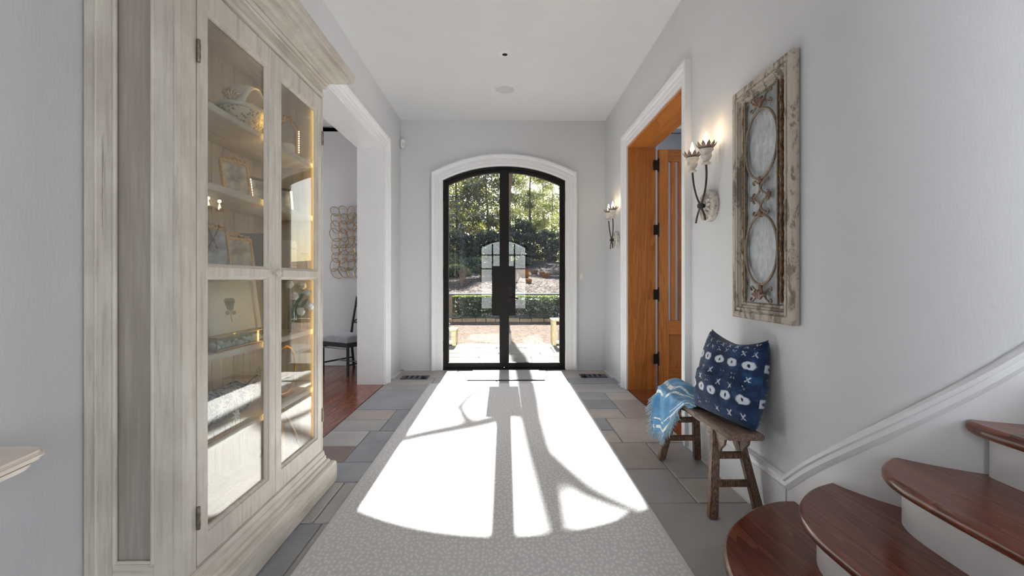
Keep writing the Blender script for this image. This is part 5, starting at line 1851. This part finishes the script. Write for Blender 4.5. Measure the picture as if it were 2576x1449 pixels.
for i in range(M_):
    for j in range(M_):
        cf.append((i * (M_ + 1) + j, (i + 1) * (M_ + 1) + j, (i + 1) * (M_ + 1) + j + 1, i * (M_ + 1) + j + 1))
k0 = len(cv)
cv += [(x, y, 0.42) for x, y, z in cv[:k0]]
cf += [tuple(i + k0 for i in reversed(f)) for f in cf]
rim_ = [i * (M_ + 1) for i in range(M_ + 1)] + [M_ * (M_ + 1) + j for j in range(1, M_ + 1)] + [i * (M_ + 1) + M_ for i in range(M_ - 1, -1, -1)] + [j for j in range(M_ - 1, 0, -1)]
for a, b_ in zip(rim_, rim_[1:] + rim_[:1]):
    cf.append((a, b_, b_ + k0, a + k0))
MB().add(cv, cf).build('seat_cushion', 'velvet', ch, smooth=True, local=True, angle=70)
for z0, yb_ in ((0.62, d2 + 0.025), (0.86, d2 + 0.078), (0.95, d2 + 0.097)):
    MB().tube([(-w2 * 0.93, yb_, z0), (w2 * 0.93, yb_, z0)], 0.011, 8).build('back_rail', 'black_lacquer', ch, smooth=True, local=True)
for sx in (-1, 1):
    MB().tube([(-sx * w2 * 0.92, d2 + 0.025, 0.62), (0, d2 + 0.05, 0.74), (sx * w2 * 0.92, d2 + 0.078, 0.86)], 0.010, 8).build('back_lattice', 'black_lacquer', ch, smooth=True, local=True)

art = thing('ring_wall_art', (-1.95, 6.42, 1.27), 'gold wire wall sculpture of overlapping loops in the dining room', 'wall art')
z0_, z1_ = 1.30, 2.15
k = 0
for c in range(8):
    for r in range(9):
        cx = -2.36 + c * 0.105 + random.uniform(-.014, .014)
        cz = z0_ + (z1_ - z0_) * r / 8 + random.uniform(-.015, .015)
        a, b_ = random.uniform(0.048, 0.066), random.uniform(0.072, 0.10)
        th = random.uniform(-0.9, 0.9)
        p = []
        for t in np.linspace(0, 2 * PI, 20, endpoint=False):
            ex, ez = a * math.cos(t), b_ * math.sin(t)
            p.append((cx + ex * math.cos(th) - ez * math.sin(th), 6.395 - 0.012 * (k % 2) + 0.006 * math.sin(t), cz + ex * math.sin(th) + ez * math.cos(th)))
        MB().tube(p, 0.0042, 6, closed=True).build('wire_loop', 'gold', art, smooth=True)
        k += 1

# ------------------------------------------------------------------ garden
patio = box('patio', 'grout', None, -4.0, 4.0, YF + 0.28, 8.72, -0.12, -0.035)
struct(patio, 'pale flagstone terrace just outside the front doors', 'patio')
rows = [(YF + 0.28, 6.75), (6.75, 7.2), (7.2, 7.6), (7.6, 8.2), (8.2, 8.72)]
for k, (y0, y1) in enumerate(rows):
    xx = [-4.0]
    while xx[-1] < 4.0:
        xx.append(min(4.0, xx[-1] + random.uniform(0.45, 0.95)))
    for a, b_ in zip(xx, xx[1:]):
        if b_ - a > 0.05:
            MB().box(a + 0.006, b_ - 0.006, y0 + 0.006, y1 - 0.006, -0.06, -0.02 + random.uniform(-.002, .002)).build('flagstone', 'stone_patio', patio, bev=0.004, seg=1)
o = MB().box(-0.45, 0.45, 6.55, 6.72, -0.019, -0.004).build('outdoor_mat', 'mat_edge', None)
tag(o, 'dark strip of outdoor mat seen through the door glass', 'mat')

dr_ = MB()
NXg, NYg = 40, 30
vs = [(-14 + 28 * i / NXg, 8.72 + 6.0 * j / NYg, -0.05 + random.uniform(-.006, .006)) for i in range(NXg + 1) for j in range(NYg + 1)]
fs = [(i * (NYg + 1) + j, (i + 1) * (NYg + 1) + j, (i + 1) * (NYg + 1) + j + 1, i * (NYg + 1) + j + 1) for i in range(NXg) for j in range(NYg)]
o = MB().add(vs, fs).build('gravel_drive', 'gravel', None)
tag(o, 'tan pea gravel drive between the terrace and the hedge', 'gravel', kind='stuff')
gnd = MB().add([(-90, -8, -0.15), (90, -8, -0.15), (90, 120, -0.15), (-90, 120, -0.15)], [(0, 1, 2, 3)]).build('ground', 'soil', None)
struct(gnd, 'bare garden ground around the house', 'ground')
# kerb stones at the foot of the hedge
kb = bpy.data.objects.new('stone_kerb', None)
COL.objects.link(kb)
kb.location = (0, 13.55, 0)
tag(kb, 'row of tan kerb stones along the foot of the clipped hedge', 'kerb')
x = -4.2
while x < 4.2:
    wv_ = random.uniform(0.28, 0.42)
    MB().box(x, x + wv_ - 0.015, 13.5, 13.62, -0.06, 0.05 + random.uniform(-.01, .02)).build('stone', 'curb', kb, bev=0.012, seg=1)
    x += wv_
# retaining wall of brick
rw = bpy.data.objects.new('retaining_wall', None)
COL.objects.link(rw)
rw.location = (0, 15.6, 0)
tag(rw, 'low brick retaining wall with a stone cap behind the hedge', 'wall')
box('wall_core', 'grout', rw, -7, 7, 15.57, 15.78, -0.1, 0.69)
box('cap_stone', 'wall_cap', rw, -7, 7, 15.5, 15.85, 0.69, 0.735, bev=0.01)
me0 = None
for r in range(9):
    z = -0.02 + r * 0.078
    x = -2.6 + (0.11 if r % 2 else 0)
    while x < -1.2:
        if me0 is None:
            q_ = MB().box(-0.1, 0.1, -0.05, 0.05, -0.032, 0.032).build('brick', 'brick_wall', rw, bev=0.004, seg=1, local=True)
            me0 = q_.data
        else:
            q_ = bpy.data.objects.new('brick', me0)
            COL.objects.link(q_)
            q_.parent = rw
        q_.location = (x - 0, 15.60 - 15.6, z + 0.035)
        x += 0.212

# clipped hedge
def leaves(n, pos, size, asp=0.5, upbias=0.0, fold=False):
    """leaf quads (rhombus shaped) at given positions"""
    P = np.asarray(pos)
    a = rng.normal(size=(n, 3))
    a[:, 2] += upbias
    a /= np.linalg.norm(a, axis=1)[:, None]
    b = np.cross(a, rng.normal(size=(n, 3)))
    b /= np.linalg.norm(b, axis=1)[:, None] + 1e-9
    s = size * rng.uniform(0.6, 1.3, size=(n, 1))
    v = np.empty((n, 4, 3))
    v[:, 0] = P - a * s
    v[:, 1] = P + b * s * asp
    v[:, 2] = P + a * s
    v[:, 3] = P - b * s * asp
    return v.reshape(-1, 3)


def leaf_mesh(name, vs, mat, parent=None, off=(0, 0, 0)):
    n = len(vs) // 4
    me = bpy.data.meshes.new(name)
    me.vertices.add(n * 4)
    me.vertices.foreach_set('co', (vs - np.array(off)).astype(np.float32).ravel())
    me.loops.add(n * 4)
    me.loops.foreach_set('vertex_index', np.arange(n * 4, dtype=np.int32))
    me.polygons.add(n)
    me.polygons.foreach_set('loop_start', np.arange(0, n * 4, 4, dtype=np.int32))
    me.update(calc_edges=True)
    me.materials.append(MAT[mat])
    o = bpy.data.objects.new(name, me)
    COL.objects.link(o)
    if parent is not None:
        o.parent = parent
    return o


def hedge(x0, x1, label):
    h = bpy.data.objects.new('clipped_hedge', None)
    COL.objects.link(h)
    h.location = ((x0 + x1) / 2, 14.2, 0)
    tag(h, label, 'hedge', 'clipped box hedges by the drive')
    n = 16000
    p = rng.uniform((x0, 13.7, 0.10), (x1, 14.8, 0.70), size=(n, 3))
    # push most leaves to the surface
    f = rng.integers(0, 4, n)
    p[f == 0, 1] = 13.7 + np.abs(rng.normal(0, 0.04, (f == 0).sum()))
    p[f == 1, 2] = 0.70 - np.abs(rng.normal(0, 0.03, (f == 1).sum()))
    sel = f == 2
    p[sel, 0] = np.where(rng.random(sel.sum()) < 0.5, x0 + np.abs(rng.normal(0, 0.05, sel.sum())), x1 - np.abs(rng.normal(0, 0.05, sel.sum())))
    leaf_mesh('foliage', leaves(n, p, 0.032, 0.55), 'hedge_leaf', h, h.location)
    box('branch_core', 'dark_leaf', h, x0 + 0.12, x1 - 0.12, 13.85, 14.65, 0.12, 0.6)
    for xx in np.arange(x0 + 0.2, x1, 0.45):
        MB().tube([(xx, 14.1, -0.06), (xx + 0.03, 14.1, 0.2)], 0.02, 6).build('stem', 'bark_grey', h)


hedge(-1.58, -0.12, 'clipped box hedge seen through the left door leaf')
hedge(0.12, 3.2, 'clipped box hedge seen through the right door leaf')

# bank rising to the trees
NXg, NYg = 40, 40
def bankz(x, y):
    t = (y - 15.8) / 16.0
    return 0.66 + 1.75 * t + 0.10 * math.sin(x * 0.7 + y * 0.4) * min(1, t * 4)
vs = [(-16 + 32 * i / NXg, 15.8 + 34.0 * j / NYg, bankz(-16 + 32 * i / NXg, 15.8 + 34.0 * j / NYg) if j / NYg < 0.5 else bankz(-16 + 32 * i / NXg, 15.8 + 17.0) + 0.02 * (j - NYg / 2)) for i in range(NXg + 1) for j in range(NYg + 1)]
fs = [(i * (NYg + 1) + j, (i + 1) * (NYg + 1) + j, (i + 1) * (NYg + 1) + j + 1, i * (NYg + 1) + j + 1) for i in range(NXg) for j in range(NYg)]
o = MB().add(vs, fs).build('garden_bank', 'mulch', None, smooth=True)
tag(o, 'sloping bank of pale leaf litter beyond the retaining wall', 'ground', kind='stuff')

# tufts of cut dry grass
tl = [(1.00, 19.0, 'low clump nearest the wall'), (0.95, 21.5, 'middle clump above the nearest'), (0.95, 22.6, 'small clump behind the middle one'), (0.40, 23.6, 'wide clump beside the mullion'), (0.33, 25.2, 'small clump closest to the mullion'),
      (1.12, 25.5, 'upper clump at mid pane'), (1.60, 24.6, 'upper clump toward the right'), (1.95, 23.8, 'clump by the right frame'), (2.02, 22.4, 'smallest clump at the right frame')]
for k, (x, y, lab) in enumerate(tl):
    g = bpy.data.objects.new('grass_tuft', None)
    COL.objects.link(g)
    z = bankz(x, y)
    g.location = (x, y, z)
    tag(g, 'dry tan grass tuft on the bank, ' + lab, 'grass tuft', 'cut grass tufts on the bank')
    n = 260
    r = random.uniform(0.10, 0.20)
    a = rng.uniform(0, 2 * PI, n)
    rr_ = r * np.sqrt(rng.random(n))
    px, py = rr_ * np.cos(a), rr_ * np.sin(a)
    hgt = r * rng.uniform(1.0, 1.5, n)
    dx, dy = px * 0.35, py * 0.35
    v = np.empty((n, 4, 3))
    v[:, 0] = np.stack([px - 0.008, py, np.zeros(n) - 0.02], 1)
    v[:, 1] = np.stack([px + 0.008, py, np.zeros(n) - 0.02], 1)
    v[:, 2] = np.stack([px + dx + 0.004, py + dy, hgt], 1)
    v[:, 3] = np.stack([px + dx - 0.004, py + dy, hgt], 1)
    leaf_mesh('blades', v.reshape(-1, 3), 'tuft', g)


# bare shrubs
def bare_shrub(x, y, h, label):
    s = bpy.data.objects.new('bare_shrub', None)
    COL.objects.link(s)
    z = bankz(x, y)
    s.location = (x, y, z)
    tag(s, label, 'shrub', 'leafless shrubs on the bank')
    for k in range(26):
        a, sp_ = random.uniform(0, 2 * PI), random.uniform(0.1, 0.6)
        p = [(0, 0, -0.03)]
        for q in range(1, 5):
            t = q / 4
            p.append((math.cos(a) * sp_ * h * t ** 1.3 + random.uniform(-.03, .03), math.sin(a) * sp_ * h * t + random.uniform(-.03, .03), h * t * random.uniform(0.85, 1.05)))
        MB().tube(p, [0.012, 0.009, 0.007, 0.005, 0.002], 4).build('twig', 'twig', s, local=True)


bare_shrub(-1.75, 18.5, 0.75, 'bare reddish shrub on the bank in the left pane')
bare_shrub(0.42, 18.0, 0.75, 'bare twiggy shrub on the bank beside the lock plate')
bare_shrub(-1.05, 20.5, 0.55, 'smaller bare shrub on the bank in the left pane')


def low_shrub(x, y, h, label):
    s = bpy.data.objects.new('low_shrub', None)
    COL.objects.link(s)
    s.location = (x, y, bankz(x, y))
    tag(s, label, 'shrub', 'green mounded shrubs on the bank')
    n = 3500
    d = rng.normal(size=(n, 3))
    d /= np.linalg.norm(d, axis=1)[:, None]
    d[:, 2] = np.abs(d[:, 2])
    pos = d * (h * rng.uniform(0.6, 1.0, (n, 1))) * np.array([1.5, 1.2, 1.0])
    leaf_mesh('foliage', leaves(n, pos, 0.05, 0.5), 'hedge_leaf', s)
    for k in range(5):
        a = k * 1.3
        MB().tube([(0, 0, -0.05), (0.3 * h * math.cos(a), 0.3 * h * math.sin(a), 0.3 * h), (0.8 * h * math.cos(a), 0.8 * h * math.sin(a), 0.6 * h)], [0.02, 0.014, 0.006], 5).build('stem', 'bark_grey', s, local=True)


low_shrub(-2.4, 22.0, 0.55, 'low green shrub on the bank at the left of the glass')
low_shrub(-1.0, 23.5, 0.5, 'low green shrub on the bank left of the lock plate')
low_shrub(-3.4, 26.0, 0.9, 'larger green shrub on the bank at the far left')
low_shrub(-1.9, 27.5, 0.7, 'green shrub at the top of the bank in the left pane')
low_shrub(1.3, 29.5, 0.5, 'green shrub at the top of the bank in the right pane')


# trees
def tube_chain(p, r, parent, name='branch', mat='bark_grey', n=7):
    return MB().tube(p, r, n).build(name, mat, parent, smooth=True)


def tree(name, x, y, h, label, crown, mat, bark, n, size, trunk_r=0.16, asp=0.5, group=None, base=0.15, wid=2.2, upb=0.0, nb=12):
    t = bpy.data.objects.new(name, None)
    COL.objects.link(t)
    z0 = bankz(x, min(y, 32)) - 0.15
    t.location = (x, y, z0)
    tag(t, label, 'tree', group)
    lean = random.uniform(-.04, .04)
    p = [(x + lean * h * q + 0.06 * math.sin(q * 7), y, z0 + h * q) for q in np.linspace(0, 0.98, 9)]
    tube_chain(p, list(np.linspace(trunk_r, trunk_r * 0.15, 9)), t, 'trunk', bark, 9)
    cl = []
    for k in range(nb):
        q = base + (0.97 - base) * (k + 0.5) / nb
        a = k * 2.4 + random.uniform(-.4, .4)
        if crown == 'cone':
            L = wid * (1.05 - q) * 1.2 + 0.2
        elif crown == 'pine':
            L = wid * (0.55 + 0.6 * math.sin(q * PI)) * random.uniform(0.6, 1.15)
        else:
            L = wid * (0.5 + 0.7 * math.sin(PI * min(1, q * 1.0))) * random.uniform(0.75, 1.1)
        s = Vector((x + lean * h * q, y, z0 + h * q))
        d = Vector((math.cos(a), math.sin(a) * 0.8, random.uniform(0.05, 0.45)))
        e = s + d * L
        m = s + d * L * 0.5 + Vector((0, 0, 0.08 * L))
        MB().tube([s, m, e], [trunk_r * 0.35 * (1.1 - q), trunk_r * 0.22 * (1.1 - q), 0.01], 5).build('branch', bark, t)
        for w_ in np.linspace(0.35, 1.0, 5):
            cl.append((s.lerp(e, w_), L * 0.30))
    cl.append((Vector((x + lean * h, y, z0 + h * 0.96)), wid * 0.3))
    cc = np.array([c[0] for c in cl])
    cr = np.array([c[1] for c in cl])
    idx = rng.integers(0, len(cl), n)
    pos = cc[idx] + rng.normal(size=(n, 3)) * (cr[idx] * 0.62)[:, None] * np.array([1, 1, 0.62])
    leaf_mesh('foliage', leaves(n, pos, size, asp, upb), mat, t, t.location)
    return t


G_ = 'woodland trees beyond the bank'
tree('magnolia_tree', -3.9, 36.5, 9.8, 'glossy leaved evergreen tree filling the left door pane', 'round', 'magnolia', 'bark_grey', 11000, 0.13, 0.14, 0.5, G_, 0.12, 2.5, nb=20)
tree('magnolia_tree', -1.3, 38.0, 11.6, 'tall thin trunked glossy evergreen next to the door mullion', 'round', 'magnolia', 'bark_grey', 9000, 0.13, 0.12, 0.5, G_, 0.2, 2.0, nb=18)
tree('magnolia_tree', -6.6, 40.0, 9.5, 'glossy evergreen at the far left edge of the glass', 'round', 'magnolia', 'bark_grey', 6500, 0.13, 0.14, 0.5, G_, 0.12, 2.2, nb=16)
tree('pine_tree', 2.0, 38.0, 9.4, 'soft green pine in the upper right door pane', 'pine', 'pine_needle', 'bark_pine', 14000, 0.15, 0.15, 0.12, G_, 0.2, 2.1, nb=20)
tree('pine_tree', 5.0, 37.0, 11.5, 'dark trunked pine at the right edge of the glass', 'pine', 'pine_needle', 'bark_pine', 9000, 0.15, 0.24, 0.12, G_, 0.45, 2.6, nb=16)
tree('pine_tree', 0.4, 45.0, 12.0, 'distant pine rising behind the mullion', 'pine', 'pine_needle', 'bark_pine', 9000, 0.17, 0.16, 0.12, G_, 0.3, 2.3, nb=16)
tree('pine_tree', -5.0, 48.0, 12.2, 'distant pine behind the left evergreen', 'pine', 'pine_needle', 'bark_pine', 8000, 0.17, 0.16, 0.12, G_, 0.3, 2.4, nb=16)
tree('pine_tree', 4.2, 47.0, 10.8, 'distant pine between the two right hand pines', 'pine', 'pine_needle', 'bark_pine', 8000, 0.17, 0.16, 0.12, G_, 0.3, 2.4, nb=16)
S_ = 'dark shrubs at the woodland edge'
for (x, y, h, lab) in ((-5.2, 33.5, 2.6, 'at the far left of the glass'), (-3.0, 34.0, 2.2, 'under the left evergreen'), (-0.9, 34.0, 2.4, 'left of the mullion'), (1.1, 33.5, 3.0, 'right of the mullion'), (3.0, 34.0, 2.4, 'under the soft green pine'), (5.0, 33.5, 2.8, 'at the far right of the glass')):
    tree('evergreen_shrub', x, y, h, 'dark evergreen shrub at the woodland edge, ' + lab, 'round', 'dark_leaf', 'bark_grey', 6000, 0.085, 0.06, 0.5, S_, 0.08, 1.3, nb=12)
# far woodland closing the view
fw = bpy.data.objects.new('far_woodland', None)
COL.objects.link(fw)
fw.location = (0, 56, 1.5)
n = 26000
p = rng.uniform((-18, 54, 1.5), (18, 60, 11.0), size=(n, 3))
keep = rng.random(n) > np.clip((p[:, 2] - 4.5) / 8.5, 0, 0.85)
p = p[keep]
tag(fw, 'hazy mass of woodland far behind the garden trees', 'trees')
o = leaf_mesh('foliage', leaves(len(p), p, 0.28, 0.45), 'pine_needle', fw, fw.location)
o['kind'] = 'stuff'
for x in np.arange(-15, 16, 2.3):
    MB().tube([(x, 57, -0.3), (x + 0.2, 57, 6), (x + 0.3, 57, 12.5)], [0.2, 0.15, 0.05], 7).build('trunk', 'bark_pine', fw)

# bare tree whose trunk stands behind the mullion and whose shadow falls down the runner
TY = 15.25
TN = math.tan(SUN_EL)


def up(xs, ys):
    """where on the plane of the tree the sun ray to floor point (xs, ys) passes"""
    return (xs, TY, (TY - ys) * TN)


bt = bpy.data.objects.new('bare_tree', None)
COL.objects.link(bt)
bt.location = (0.0, TY, 0)
tag(bt, 'leafless tree whose trunk stands in line with the door mullion', 'tree')
trk = [(0.0, TY, -0.1), (0.0, TY, 2.0), (0.02, TY, 3.6), (0.12, TY, 4.6), up(0.22, 7.2), up(0.24, 5.6), up(0.235, 4.6), up(0.22, 3.9), up(0.235, 3.2), up(0.25, 2.75), up(0.25, 2.2), up(0.25, 1.6), up(0.27, 0.6), up(0.3, -1.5), up(0.35, -4)]
rad_ = [0.15, 0.135, 0.13, 0.125, 0.12, 0.115, 0.115, 0.11, 0.105, 0.10, 0.075, 0.062, 0.06, 0.05, 0.02]
tube_chain(trk, rad_, bt, 'trunk', 'bark_pine', 12)


def limb(pts, r0, r1):
    p = [up(*q) for q in pts]
    p = [(x, y + 0.02 * i, z) for i, (x, y, z) in enumerate(p)]
    tube_chain(p, list(np.linspace(r0, r1, len(p))), bt, 'branch', 'bark_pine', 8)


limb([(0.24, 3.1), (0.36, 2.75), (0.46, 2.5), (0.56, 2.36), (0.68, 2.22), (0.80, 2.12), (1.0, 1.9)], 0.10, 0.022)
limb([(0.2, 4.1), (0.02, 4.02), (-0.10, 3.82), (-0.25, 3.68), (-0.42, 3.55), (-0.60, 3.42), (-0.80, 3.25), (-1.1, 3.0)], 0.085, 0.055)
limb([(-0.25, 3.68), (-0.36, 3.95), (-0.42, 4.25), (-0.36, 4.6), (-0.2, 5.0)], 0.06, 0.03)
limb([(-0.40, 4.18), (-0.55, 4.22), (-0.75, 4.25)], 0.018, 0.008)
limb([(0.27, 0.6), (0.0, 0.0), (-0.6, -0.8), (-1.4, -1.6)], 0.05, 0.01)
limb([(0.28, 0.0), (0.8, -0.8), (1.5, -1.6)], 0.05, 0.01)


# wooden lantern stands on the gravel edge
def lantern_stand(x, y, h, label, glass=False):
    L = bpy.data.objects.new('wooden_lantern', None)
    COL.objects.link(L)
    L.location = (x, y, -0.02)
    tag(L, label, 'lantern', 'wooden lanterns on the terrace')
    s = 0.15
    for sx in (-1, 1):
        for sy in (-1, 1):
            MB().box(sx * s - 0.035, sx * s + 0.035, sy * s - 0.035, sy * s + 0.035, 0, h).build('post', 'post_wood', L, bev=0.004, local=True)
    MB().box(-s - 0.045, s + 0.045, -s - 0.045, s + 0.045, h, h + 0.035).build('top_board', 'post_wood', L, bev=0.004, local=True)
    MB().box(-s, s, -s, s, 0.02, 0.05).build('floor_board', 'post_wood', L, local=True)
    MB().lathe([(0.07, 0.05), (0.07, 0.26), (0.066, 0.26), (0.066, 0.055)], n=20).build('glass_chimney', 'vase_glass', L, smooth=True, local=True)
    MB().tube([(-0.05, 0, h + 0.03), (-0.05, 0, h + 0.12), (0.05, 0, h + 0.12), (0.05, 0, h + 0.03)], 0.008, 6).build('handle', 'grey_metal', L, local=True)


lantern_stand(-1.09, 8.62, 0.27, 'low pale wooden lantern at the left edge of the terrace')
lantern_stand(1.07, 8.62, 0.45, 'taller pale wooden lantern at the right edge of the terrace')
